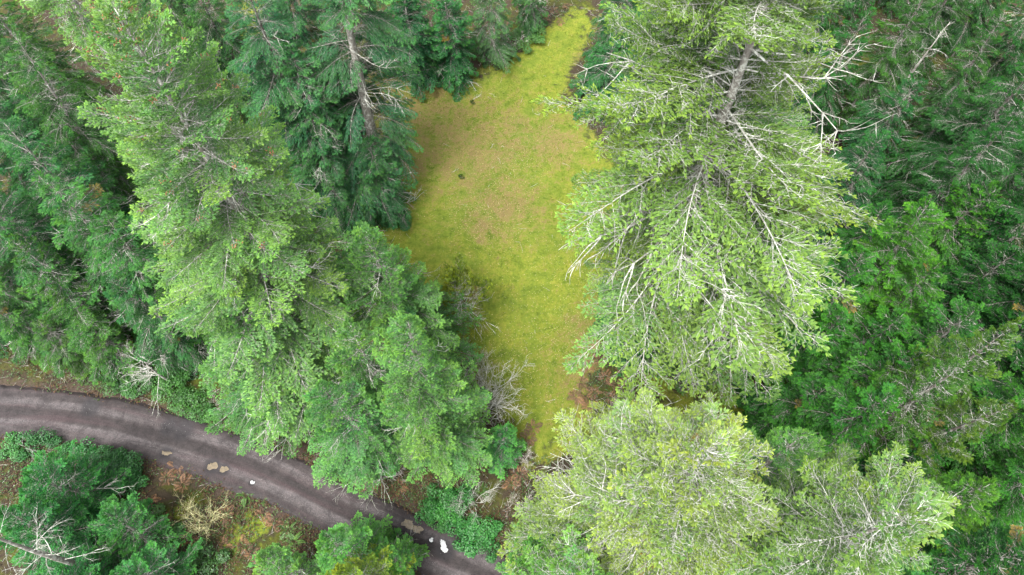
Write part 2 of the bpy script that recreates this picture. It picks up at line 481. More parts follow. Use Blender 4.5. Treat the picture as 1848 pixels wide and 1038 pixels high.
def puddle_mat(name, col, rough, spec=0.5):
    m, nt, out = new_mat(name)
    tc = nt.nodes.new('ShaderNodeTexCoord').outputs['Object']
    n = noise_tex(nt, 4.0, 4, 0.6, tc)
    c = ramp(nt, [(0.3, tuple(k * 0.55 for k in col)), (0.55, col), (0.7, tuple(min(1, k * 1.25) for k in col))], n).outputs[0]
    b = nt.nodes.new('ShaderNodeBsdfPrincipled')
    nt.links.new(c, b.inputs['Base Color'])
    b.inputs['Roughness'].default_value = rough
    b.inputs['Specular IOR Level'].default_value = spec
    nt.links.new(b.outputs[0], out.inputs[0])
    return m
M_MUD = puddle_mat('milky_mud_water', (0.135, 0.103, 0.06), 0.4)
M_WATER = puddle_mat('painted_sky_water', (0.5, 0.5, 0.49), 0.06, 0.8)  # near-white base colour paints the sky's reflection into the water

def puddle(px, rx, ry, ang, mat, label, seed, z=0.008):
    rnd = random.Random(seed)
    c = P(*px)
    n = 72
    ph = [rnd.uniform(0, 6.28) for _ in range(5)]
    bm = bmesh.new()
    rings = []
    for r_, zz in ((0.0, 0.0), (0.5, 0.0), (0.9, -0.002), (1.0, -0.03)):
        if r_ == 0:
            rings.append([bm.verts.new((0, 0, 0))]); continue
        ring = []
        for k in range(n):
            t = 2 * math.pi * k / n
            w = 1 + 0.22 * math.sin(2 * t + ph[0]) + 0.16 * math.sin(3 * t + ph[1]) + 0.1 * math.sin(5 * t + ph[2]) + 0.09 * math.sin(9 * t + ph[3]) + 0.08 * math.sin(14 * t + ph[4]) + rnd.uniform(-.07, .07)
            ring.append(bm.verts.new((rx * w * r_ * math.cos(t), ry * w * r_ * math.sin(t), zz)))
        rings.append(ring)
    for k in range(n):
        bm.faces.new((rings[0][0], rings[1][k], rings[1][(k + 1) % n]))
        for a, b in ((1, 2), (2, 3)):
            bm.faces.new((rings[a][k], rings[b][k], rings[b][(k + 1) % n], rings[a][(k + 1) % n]))
    me = bpy.data.meshes.new('puddle'); bm.to_mesh(me); bm.free()
    me.materials.append(mat)
    o = link('puddle', me, None, (c.x, c.y, z), (0, 0, ang))
    tag(o, label, 'puddle', 'puddles in the potholes of the road')
ang0 = math.radians(-28)
puddle((384, 842), 0.55, 0.42, ang0 + 0.5, M_MUD, 'tan muddy puddle in the middle of the road, larger of the upper pair', 1)
puddle((404, 847), 0.38, 0.3, ang0, M_MUD, 'small tan muddy puddle right beside the larger one of the upper pair', 2)
puddle((300, 818), 0.55, 0.2, ang0 + 0.35, M_MUD, 'thin pale streak of muddy water near the ferny road edge', 8, 0.0)
puddle((736, 946), 0.48, 0.4, ang0, M_MUD, 'tan round puddle up the road from the white one, left of a pair', 3)
puddle((755, 955), 0.4, 0.34, ang0 + 0.6, M_MUD, 'tan round puddle up the road from the white one, right of a pair', 4)
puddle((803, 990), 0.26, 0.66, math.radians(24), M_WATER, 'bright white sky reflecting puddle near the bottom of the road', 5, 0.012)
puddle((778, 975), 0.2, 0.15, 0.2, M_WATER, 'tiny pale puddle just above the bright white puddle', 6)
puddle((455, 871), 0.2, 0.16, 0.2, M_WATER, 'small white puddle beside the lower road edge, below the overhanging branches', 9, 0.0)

# ------------------------------------------------------------------ conifer branches (a mesh each, shared by many branches)
STYLES = {
    # up, sag, tip: course of the main axis;  wf: breadth;  ang: set of the side twigs;  hang: droop of side twigs
    'pine':    dict(tw=M_GREYTWIG, up=0.30, sag=0.10, tip=0.10, wf=0.55, ang=46, jit=14, hang=-0.15, dz=0.2, sl=0.30, sw=0.10, lift=0.35, gap=0.42, bare=0.45, bare2=0.55, skip=.15, a3=(35, 58), spur=0.2),
    'fir':     dict(tw=M_MIDTWIG, up=0.10, sag=0.22, tip=0.16, wf=0.40, ang=52, jit=13, hang=0.10, dz=0.14, sl=0.20, sw=0.078, lift=0.24, gap=0.25, bare=0.26, bare2=0.14, skip=.16, a3=(35, 58), spur=0.25),
    'dense':   dict(tw=M_GREYTWIG, up=0.16, sag=0.20, tip=0.16, wf=0.42, ang=50, jit=12, hang=0.06, dz=0.18, sl=0.19, sw=0.080, lift=0.25, gap=0.25, bare=0.15, bare2=0.05, skip=.14, a3=(35, 58), spur=0.06),
    'hemlock': dict(tw=M_GREYTWIG, up=0.12, sag=0.42, tip=0.04, wf=0.44, ang=56, jit=12, hang=0.40, dz=0.14, sl=0.26, sw=0.062, lift=0.06, gap=0.22, bare=0.16, bare2=0.10, skip=.14, a3=(16, 40), spur=0.08),
    'soft':    dict(tw=M_GREYTWIG, up=0.18, sag=0.30, tip=0.06, wf=0.44, ang=46, jit=13, hang=0.20, dz=0.18, sl=0.23, sw=0.085, lift=0.12, gap=0.25, bare=0.12, bare2=0.05, skip=.14, a3=(24, 48), spur=0.05),
    'frost':   dict(tw=M_LICHEN, up=0.14, sag=0.18, tip=0.14, wf=0.44, ang=50, jit=20, hang=0.10, dz=0.22, sl=0.19, sw=0.070, lift=0.14, gap=0.23, bare=0.10, bare2=0.18, skip=.22, a3=(35, 60), spur=1.0),
    'lichen':  dict(tw=M_LICHEN, up=0.12, sag=0.20, tip=0.14, wf=0.42, ang=50, jit=18, hang=0.12, dz=0.20, sl=0.19, sw=0.074, lift=0.16, gap=0.24, bare=0.14, bare2=0.16, skip=.24, a3=(35, 60), spur=0.6),
}
def branch_mesh(L, sty, seed):
    st = STYLES[sty]; twig = st['tw']
    rnd = random.Random(seed)
    mb = MB()
    ph = rnd.uniform(0, 6.28); wob = rnd.uniform(0.015, 0.085) * L; kb = rnd.uniform(0.6, 1.35)
    def axis(t):
        return Vector((L * t * (1 - 0.04 * t), wob * math.sin(3.2 * t + ph) - wob * math.sin(ph), L * (st['up'] * t - st['sag'] * kb * t * t + st['tip'] * t ** 3)))
    n = 12
    pts = [axis(i / n) for i in range(n + 1)]
    r0 = (0.010 + 0.0065 * L) * (0.72 if sty in ('lichen', 'frost') else 1)
    mb.tube(pts, [r0 * (1 - 0.85 * i / n) for i in range(n + 1)], 5, 1)
    t = 0.06
    side = 1
    while t < 0.995:
        p = axis(t); d = (axis(min(1, t + 0.02)) - axis(t - 0.02)).normalized()
        sd_ = Vector((-d.y, d.x, 0)).normalized()
        up = sd_.cross(d) * -1
        if up.z < 0: up = -up
        for s_ in (side, -side):
            if rnd.random() < st['skip']: continue
            shape = (1 - t) ** 0.75 * min(1, 0.35 + t / 0.3)
            l2 = L * st['wf'] * shape * rnd.uniform(0.5, 1.2) + 0.14
            l2 = min(l2, 2.2)
            an = math.radians(st['ang'] - 16 * t + rnd.gauss(0, st['jit']))
            d2 = (d * math.cos(an) + sd_ * s_ * math.sin(an) + up * rnd.gauss(0.02, st['dz'])).normalized()
            barren = t < st['bare'] and rnd.random() < 0.72
            m2 = max(3, int(l2 / 0.14))
            q = []
            for k in range(m2 + 1):
                f = k / m2
                bend = d * (0.16 * f * f * l2)
                q.append(p + d2 * (l2 * f) + bend + Vector((0, 0, -st['hang'] * f * f * l2)))
            r2 = 0.005 + 0.003 * l2
            mb.tube(q, [r2 * (1 - 0.8 * k / m2) for k in range(m2 + 1)], 3, 1)
            if barren:
                # bare inner twig: thin lichened spurs
                for k in range(1, m2):
                    if rnd.random() < 0.7:
                        dd = (q[k + 1] - q[k]).normalized() * 0.6 + Vector((rnd.gauss(0, .6), rnd.gauss(0, .6), rnd.gauss(-.2, .4)))
                        e = q[k] + dd * rnd.uniform(0.08, 0.24)
                        mb.tube([q[k], e], [0.0045, 0.0025], 3, 1)
                continue
            for k in range(1, m2):
                for _ in range(2):
                    if rnd.random() < st['spur']:
                        dd = (q[k + 1] - q[k]).normalized() * 0.6 + Vector((rnd.gauss(0, .6), rnd.gauss(0, .6), rnd.gauss(.42, .3)))
                        mid = q[k] + dd * rnd.uniform(0.06, 0.16)
                        e = mid + (dd + Vector((rnd.gauss(0, .5), rnd.gauss(0, .5), rnd.gauss(0, .4)))) * rnd.uniform(0.05, 0.13)
                        mb.tube([q[k], mid, e], [0.006, 0.0045, 0.0025], 3, 1)
            g0 = 0.25 + 0.45 * t
            for k in range(m2):
                f = k / m2
                if f < st['bare2'] and l2 > 0.4:
                    if rnd.random() < 0.35:
                        e = q[k] + Vector((rnd.gauss(0, .1), rnd.gauss(0, .1), rnd.gauss(0, .08)))
                        mb.tube([q[k], e], [0.0045, 0.0025], 3, 1)
                    continue
                dl = (q[k + 1] - q[k]).normalized()
                sl_ = Vector((-dl.y, dl.x, 0)).normalized()
                for z_ in (1, -1):
                    l3 = min(0.55, l2 * 0.42 * (1 - f) + 0.06) * rnd.uniform(0.6, 1.2)
                    a3 = math.radians(rnd.uniform(*st['a3']))
                    d3 = (dl * math.cos(a3) + sl_ * z_ * math.sin(a3) + Vector((0, 0, rnd.gauss(0.02, st['dz']) - st['hang'] * 0.7))).normalized()
                    o = q[k] + dl * rnd.uniform(0, 0.12)
                    ns = max(1, int(l3 / 0.085))
                    if ns > 1:
                        mb.tube([o, o + d3 * l3], [0.0035, 0.002], 3, 1)
                    for w in range(ns):
                        fw = (w + 0.3) / ns
                        g = min(1.0, g0 + 0.35 * f * fw + 0.25 * fw + rnd.uniform(-0.08, 0.08))
                        o2 = o + d3 * (l3 * fw)
                        dd = (d3 + sl_ * rnd.uniform(-0.7, 0.7) + dl * rnd.uniform(-0.1, 0.5) + Vector((0, 0, rnd.gauss(st['lift'], 0.22)))).normalized()
                        mb.shoot(o2, dd, Vector((0, 0, 1)).cross(dd) + Vector((0, 0, rnd.uniform(-.4, .4))), st['sl'] * rnd.uniform(0.65, 1.15), st['sw'] * rnd.uniform(0.8, 1.2), 0, g)
            # end shoots
            e = q[-1]; dl = (q[-1] - q[-2]).normalized()
            for _ in range(3):
                dd = (dl + Vector((rnd.gauss(0, .45), rnd.gauss(0, .45), rnd.gauss(0, .2)))).normalized()
                mb.shoot(e - dl * rnd.uniform(0, .08), dd, Vector((0, 0, 1)).cross(dd), st['sl'] * rnd.uniform(0.7, 1.1), st['sw'], 0, min(1, g0 + 0.5))
        side = -side
        t += st['gap'] / L * rnd.uniform(0.75, 1.25) * (1.15 - 0.45 * t)
    e = pts[-1]; dl = (pts[-1] - pts[-2]).normalized()
    for _ in range(5):
        dd = (dl + Vector((rnd.gauss(0, .3), rnd.gauss(0, .3), rnd.gauss(0, .15)))).normalized()
        mb.shoot(e - dl * rnd.uniform(0, .15), dd, Vector((0, 0, 1)).cross(dd), st['sl'] * 1.1, st['sw'], 0, 0.95)
    return mb.mesh('conifer_branch', [M_SOFT if sty == 'soft' else M_NEEDLE, twig])

def dead_branch_mesh(L, seed, mat=M_TWIG, kink=0.12):
    rnd = random.Random(seed)
    mb = MB()
    def grow(p, d, l, r, depth):
        n = 5
        pts = [p]; dd = d
        for k in range(n):
            dd = (dd + Vector((rnd.gauss(0, kink), rnd.gauss(0, kink), rnd.gauss(-0.02, kink)))).normalized()
            pts.append(pts[-1] + dd * l / n)
        mb.tube(pts, [r * (1 - 0.75 * k / n) for k in range(n + 1)], 4 if depth == 0 else 3, 0)
        if depth < 2:
            m = rnd.randint(6, 9) if depth == 0 else rnd.randint(3, 5)
            for _ in range(m):
                k = rnd.randint(1, n)
                a = rnd.uniform(-1, 1)
                dv = (dd * 0.7 + Vector((0, 0, 1)).cross(dd) * a * 1.1 + Vector((0, 0, rnd.gauss(0, .35)))).normalized()
                grow(pts[k], dv, l * rnd.uniform(0.22, 0.5), max(0.005, r * 0.5), depth + 1)
    grow(Vector((0, 0, 0)), Vector((1, 0, 0.05)), L, 0.011 + 0.009 * L, 0)
    return mb.mesh('bare_branch', [mat])

CLASSES = [0.9, 1.9, 3.2, 4.8, 6.6]
BR = {}
for si, sty in enumerate(STYLES):
    for ci, L in enumerate(CLASSES):
        if sty in ('soft', 'hemlock', 'dense', 'pine') and L > 5 + (sty != 'pine') * 0.5 or sty == 'pine' and L > 3.5: continue
        BR[sty, ci] = [branch_mesh(L, sty, 100 * si + 10 * ci + k) for k in range(5)]
DEADB = {k: [dead_branch_mesh(L, 900 + 10 * k + j) for j in range(3)] for k, L in enumerate((1.2, 2.4, 4.0))}
DEADL = (1.2, 2.4, 4.0)

def pick_branch(sty, L, rnd):
    best = min((ci for (s, ci) in BR if s == sty), key=lambda ci: abs(math.log(CLASSES[ci] / L)))
    return rnd.choice(BR[sty, best]), L / CLASSES[best]

def trunk_mesh(h, r, rnd, bark, bend=0.0):
    mb = MB()
    n = max(10, int(h / 1.1)); sides = 10
    ph, ph2 = rnd.uniform(0, 6.28), rnd.uniform(0, 6.28)
    def ax(s):
        return Vector((bend * (math.sin(2.2 * s + ph) - math.sin(ph)), bend * (math.sin(2.7 * s + ph2) - math.sin(ph2)), h * s))
    pts = [ax(i / n) for i in range(n + 1)]
    pts[0].z = -0.4
    rad = []
    for i in range(n + 1):
        s = i / n
        rad.append(max(0.02, r * (1 - s) ** 0.85 * (1 + 0.5 * math.exp(-s * h / 0.8))))
    mb.tube(pts, rad, sides, 0, cap=True)
    for i, v in enumerate(mb.v):
        nz = noise.noise(Vector(v) * 1.3) * 0.12 + noise.noise(Vector(v) * 4) * 0.06
        c = pts[i // sides]
        mb.v[i] = c + (v - c) * (1 + nz)
    return mb.mesh('trunk', [bark], True), ax

def cone_mesh(seed):
    rnd = random.Random(seed)
    mb = MB()
    for _ in range(9):
        o = Vector((rnd.gauss(0, .10), rnd.gauss(0, .10), rnd.gauss(0, .05)))
        d = Vector((rnd.gauss(0, .5), rnd.gauss(0, .5), -0.7)).normalized()
        q = [o + d * (0.085 * k / 3) for k in range(4)]
        mb.tube(q, [0.012, 0.024, 0.02, 0.004], 6, 0)
    return mb.mesh('cone_cluster', [M_CONE], True)
CONES = [cone_mesh(k) for k in range(3)]

def conifer(name, label, apex, h, R, sty, col, seed, crown=0.12, nb=None, trunk_r=None, bark=None, dead=10, top_pitch=42, low_pitch=-16,
            power=0.55, taper=1.0, jag=0.28, cones=0, bend=0.5, lop=(0, 0), group='conifers around the clearing', cat='tree', cbias=1.0, face=None, dead_low=0.05):
    """a conifer whose tip stands at photo pixel `apex` when it is h metres tall"""
    rnd = random.Random(seed)
    tip = P(apex[0], apex[1], h)
    base = Vector((tip.x, tip.y, 0)); base.z = ground_z(base.x, base.y) - 0.05
    root = empty(name, base)
    tag(root, label, cat, group)
    tr = trunk_r or (0.10 + 0.011 * h)
    tm, ax = trunk_mesh(h, tr, rnd, bark or M_BARK, bend)
    sh = ax(1.0)
    root.location.x -= sh.x; root.location.y -= sh.y
    link('trunk', tm, root)
    nb = nb or int(50 + h * (1 - crown) * 3.2)
    az = rnd.uniform(0, 6.28)
    p1, p2, a1, a2 = rnd.uniform(0, 6.28), rnd.uniform(0, 6.28), rnd.uniform(0.08, jag), rnd.uniform(0.05, jag * 0.7)
    vtint = []
    for i in range(nb):
        # more branches per metre near the top, where they are short
        s = crown + (1 - crown) * (1 - ((1 - (i + rnd.random()) / nb) ** cbias)) if cbias != 1 else crown + (1 - crown) * (i + rnd.random()) / nb
        s = min(s, 0.985)
        az += 2.39996 + rnd.gauss(0, 0.35)
        if face and math.cos(az - face[0]) > face[1] and face[3] < s < face[2] and rnd.random() < 0.85: continue
        sc_ = (s - crown) / (1 - crown)
        prof = (1 - sc_) ** power
        low = min(1.0, 0.55 + sc_ / 0.22)          # shaded lowest branches are shorter
        L = R * prof * low * rnd.uniform(0.72, 1.12) * (1 + a1 * math.sin(az + p1 + 5 * s) + a2 * math.sin(2 * az + p2))
        if lop[0]: L *= 1 + lop[0] * math.cos(az - lop[1])
        L = max(0.45, L)
        pitch = low_pitch + (top_pitch - low_pitch) * sc_ ** 1.6 + rnd.gauss(0, 6)
        me, k = pick_branch(sty, L, rnd)
        f = 0.88 + 0.24 * rnd.random()
        warm = rnd.gauss(0, 0.06)
        c = (col[0] * f * (1 + warm), col[1] * f, col[2] * f * (1 - warm), 1)
        if rnd.random() < 0.006: c = (0.13, 0.115, 0.045, 1)          # a browned bough
        p = ax(s)
        mt = Matrix.Rotation(az, 4, 'Z') @ Matrix.Rotation(-math.radians(pitch), 4, 'Y') @ Matrix.Rotation(rnd.gauss(0, 0.22), 4, 'X')
        o = link('branch', me, root, p, mt.to_euler(), (k, k * rnd.uniform(0.85, 1.15), k), c)
        if cones and sc_ > 0.55 and rnd.random() < cones:
            e = p + (mt @ Vector((L * rnd.uniform(0.75, 0.95), rnd.uniform(-.2, .2), L * 0.05)))
            link('cone_cluster', rnd.choice(CONES), root, e, (0, 0, az), rnd.uniform(0.9, 1.5))['kind'] = 'stuff'
    # leading shoots
    for j in range(3):
        me, k = pick_branch(sty, 0.9, rnd)
        mt = Matrix.Rotation(rnd.uniform(0, 6.28), 4, 'Z') @ Matrix.Rotation(-math.radians(84 - 14 * j), 4, 'Y')
        link('leading_shoot', me, root, ax(0.985 - 0.01 * j), mt.to_euler(), k * (1.1 - 0.15 * j), (*col, 1))
    for i in range(int(dead * 1.7)):
        s = rnd.uniform(max(dead_low, crown * 0.55), 0.8)
        sc_ = max(0, (s - crown) / (1 - crown))
        L = R * max(0.25, (1 - sc_) ** power) * rnd.uniform(0.4, 0.92)
        ci = min(range(3), key=lambda c: abs(math.log(DEADL[c] / L)))
        a = rnd.uniform(0, 6.28)
        pitch = low_pitch * 0.5 + 12 * sc_ + rnd.gauss(4, 10)
        mt = Matrix.Rotation(a, 4, 'Z') @ Matrix.Rotation(-math.radians(pitch), 4, 'Y') @ Matrix.Rotation(rnd.uniform(0, 6.28), 4, 'X')
        link('bare_branch', rnd.choice(DEADB[ci]), root, ax(s), mt.to_euler(), L / DEADL[ci])
    return root

# colours of the foliage itself
PALE = (0.128, 0.262, 0.084)
YEL = (0.180, 0.272, 0.078)
MID = (0.094, 0.230, 0.066)
FRESH = (0.106, 0.250, 0.074)
BLUE = (0.040, 0.150, 0.050)
DARK = (0.017, 0.092, 0.018)
DEEP = (0.014, 0.082, 0.015)

T = conifer
# --- the big individuals
T('conifer_tree', 'very tall pale green conifer leaning to the upper left, with reddish cones near its tip', (205, 12), 36, 9.2, 'fir', PALE, 1, 0.16, 230, 0.5, dead=26, cones=0.5, bend=0.3, power=0.52)
T('conifer_tree', 'huge pale yellow green conifer with a lichened trunk along the right edge of the clearing', (1458, -190), 38.5, 11.8, 'lichen', (0.136, 0.240, 0.060), 2, 0.22, 250, 0.75, dead=12, bend=0.3, power=0.36, lop=(0.06, 2.9), low_pitch=-12, top_pitch=34, jag=0.42, face=(-1.9, 0.66, 0.85, 0.35), dead_low=0.35)
T('conifer_tree', 'broad yellow tipped conifer thick with white lichened twigs below the clearing', (1275, 805), 28, 9.2, 'frost', YEL, 3, 0.15, 230, 0.45, dead=50, power=0.55, top_pitch=30)
T('conifer_tree', 'pale olive conifer with long upswept tips and white twigs, nearest the bottom right corner', (1645, 935), 30, 8.4, 'lichen', (0.113, 0.207, 0.055), 4, 0.15, 170, 0.45, dead=34, power=0.5, top_pitch=30, jag=0.4)
T('conifer_tree', 'fresh green dome shaped conifer between the road and the bare grey shrub', (738, 585), 22, 4.7, 'dense', FRESH, 5, 0.10, 160, 0.32, dead=10, power=0.5)
# --- left middle
T('conifer_tree', 'light green conifer under the very tall one, its boughs spread over the white bare snag', (425, 545), 18, 5.2, 'fir', (0.089, 0.224, 0.072), 6, 0.12, 130, dead=16)
T('conifer_tree', 'mid green conifer pressing against the left edge of the clearing', (662, 425), 20, 5.6, 'dense', MID, 7, 0.12, 130, dead=14)
T('conifer_tree', 'light green conifer whose lowest boughs hang over the upper edge of the road', (580, 700), 16.5, 4.2, 'dense', (0.086, 0.234, 0.077), 8, 0.12, 110, dead=10)
T('conifer_tree', 'mid green conifer left of the dome shaped one, behind the brown bracken', (632, 585), 19, 4.4, 'dense', MID, 9, 0.10, 100, dead=16)
# --- left edge
LE = [
 (10, 225, 21, 5.4, 'hemlock', BLUE, 'dark green conifer at the left border, level with the clearing head'),
 (85, 330, 20, 5.4, 'hemlock', (0.053, 0.181, 0.050), 'dark green conifer with pale twigs on the left, above the middle'),
 (190, 390, 17, 5.0, 'hemlock', (0.053, 0.188, 0.054), 'green lichened conifer tucked under the very tall pale one'),
 (30, 440, 15, 4.4, 'fir', (0.064, 0.188, 0.050), 'mid green conifer at the middle of the left border, beside a dark gap'),
 (205, 510, 12, 4.2, 'hemlock', BLUE, 'bluish green conifer just above the white bare snag'),
 (70, 585, 8, 2.6, 'hemlock', (0.064, 0.158, 0.041), 'thin lichen grey conifer on the left just above the road'),
 (30, 70, 22, 5.2, 'hemlock', (0.048, 0.145, 0.037), 'dark conifer in the top left corner behind a bare leaning trunk'),
 (-60, -30, 22, 5.4, 'hemlock', (0.048, 0.145, 0.037), 'dark conifer cut off by the top left corner'),
 (-70, 330, 20, 5.2, 'hemlock', BLUE, 'dark bluish conifer cut by the left border in the upper half'),
 (-110, 450, 16, 4.4, 'hemlock', (0.058, 0.170, 0.046), 'green conifer cut by the left border at mid height'),
 (-10, 560, 10, 3.0, 'hemlock', (0.058, 0.175, 0.046), 'slender green conifer on the left border, drooping over the road'),
 (120, 250, 15, 4.6, 'hemlock', (0.048, 0.163, 0.046), 'shorter bluish conifer left of the very tall pale one'),
 (290, 460, 12, 4.4, 'dense', (0.064, 0.188, 0.046), 'half hidden mid green conifer under the left boughs of the very tall pale one'),
 (-110, 130, 20, 5.2, 'hemlock', BLUE, 'dark conifer cut by the left border below the top corner'),
 (-150, 250, 18, 5.2, 'hemlock', BLUE, 'dark conifer mostly beyond the left border in the upper part'),
 (-170, 410, 15, 4.6, 'hemlock', BLUE, 'green conifer mostly beyond the left border at mid height'),
 (-170, -80, 20, 5.2, 'hemlock', BLUE, 'dark conifer mostly beyond the top left corner'),
 (150, 575, 8, 2.8, 'hemlock', (0.058, 0.170, 0.041), 'low lichened conifer between the bluish one and the road'),
]
for i, (u, v, h, R, sty, col, lab) in enumerate(LE):
    T('conifer_tree', lab, (u, v), h, R, sty, col, 110 + i, 0.10, None, dead=24, group='conifers on the left')
T('conifer_tree', 'tall conifer with a long bare grey trunk crossing the top left corner', (-60, -290), 34, 4.0, 'fir', PALE, 18, 0.66, 60, 0.62, dead=8, dead_low=0.3, group='conifers on the left')
# --- top, left of the clearing
TL = [
 (575, -190, 30, 6.8, 'hemlock', (0.053, 0.179, 0.072), 'bluish green drooping conifer with a thick grey trunk at the upper left of the clearing', 0.62),
 (430, -60, 25, 6.4, 'hemlock', (0.046, 0.168, 0.069), 'bluish green drooping conifer at the top border, next but one to the cone bearing tip', 0.4),
 (525, 85, 19, 5.0, 'hemlock', (0.053, 0.185, 0.074), 'bluish conifer with silvery sprays between the tall pale one and the clearing', 0.35),
 (668, 262, 9, 4.4, 'hemlock', (0.044, 0.162, 0.060), 'small dark conifer low at the left side of the clearing', 0.2),
 (325, -90, 20, 4.8, 'hemlock', (0.048, 0.151, 0.046), 'dark conifer at the top border just right of the very tall pale tip', 0.3),
 (490, -150, 22, 5.2, 'hemlock', (0.044, 0.157, 0.064), 'bluish conifer at the top border between two drooping ones', 0.35),
 (712, -100, 14, 3.4, 'hemlock', (0.040, 0.140, 0.055), 'dark conifer at the top border between the thick grey trunk and the young bushy ones', 0.3),
 (215, -170, 20, 4.4, 'hemlock', (0.044, 0.146, 0.046), 'dark conifer at the top border left of the very tall pale tip', 0.3),
 (560, 250, 10, 4.2, 'hemlock', (0.044, 0.157, 0.060), 'low bluish conifer in the shade right of the very tall pale one', 0.2),
]
for i, (u, v, h, R, sty, col, lab, tr) in enumerate(TL):
    T('conifer_tree', lab, (u, v), h, R, sty, col, 140 + i, 0.12, None, tr, M_BARK if i == 0 else M_DARKBARK, dead=14, group='conifers at the upper left', face=(-1.4, 0.4, 0.72, 0.3) if i == 0 else None)
# --- top, middle
TM = [
 (800, -10, 11, 4.2, 'soft', (0.031, 0.146, 0.053), 'bushy dark green young conifer standing into the head of the clearing'),
 (728, -30, 12, 4.0, 'soft', (0.028, 0.129, 0.051), 'dark bluish young conifer left of the bushy one at the clearing head'),
 (880, -70, 12, 3.2, 'hemlock', (0.053, 0.140, 0.055), 'grey green young conifer with hanging lichen beside the mossy path'),
 (965, -120, 12, 3.0, 'hemlock', (0.044, 0.134, 0.046), 'grey green conifer at the top border above the brown bracken'),
 (1135, -70, 14, 4.6, 'hemlock', (0.031, 0.134, 0.042), 'dark conifer right of the mossy path at the top border'),
 (1105, 85, 8, 4.2, 'hemlock', (0.031, 0.140, 0.046), 'low dark conifer in the shade left of the huge pale one'),
 (1190, -20, 13, 4.6, 'hemlock', (0.031, 0.129, 0.041), 'dark conifer half behind the left boughs of the huge pale one'),
 (1260, -140, 19, 5.0, 'hemlock', (0.031, 0.129, 0.041), 'dark conifer at the top border behind the huge pale one'),
]
for i, (u, v, h, R, sty, col, lab) in enumerate(TM):
    T('conifer_tree', lab, (u, v), h, R, sty, col, 160 + i, 0.05, 80, dead=8, group='conifers at the clearing head')
# --- right of the clearing
RC = [
 (1285, 480, 14, 4.6, 'lichen', (0.088, 0.218, 0.057), 'green conifer with bright drooping tips below the huge pale one', 100, 22),
 (1180, 480, 10, 4.0, 'dense', (0.040, 0.162, 0.055), 'dark green shaded conifer along the right side of the clearing', 90, 8),
 (1165, 600, 6, 2.8, 'soft', (0.035, 0.151, 0.046), 'low dark green conifer beside the brown bracken at the right of the clearing', 60, 8),
 (1400, 470, 12, 4.2, 'hemlock', (0.031, 0.118, 0.041), 'grey twigged dark conifer in the gap right of the bright drooping tips', 70, 26),
 (1450, 785, 25, 4.6, 'fir', (0.079, 0.207, 0.053), 'slim mid green conifer with upright tips between the two lichened ones', 110, 8),
]
for i, (u, v, h, R, sty, col, lab, nb, dd) in enumerate(RC):
    T('conifer_tree', lab, (u, v), h, R, sty, col, 180 + i, 0.08, nb, dead=dd)
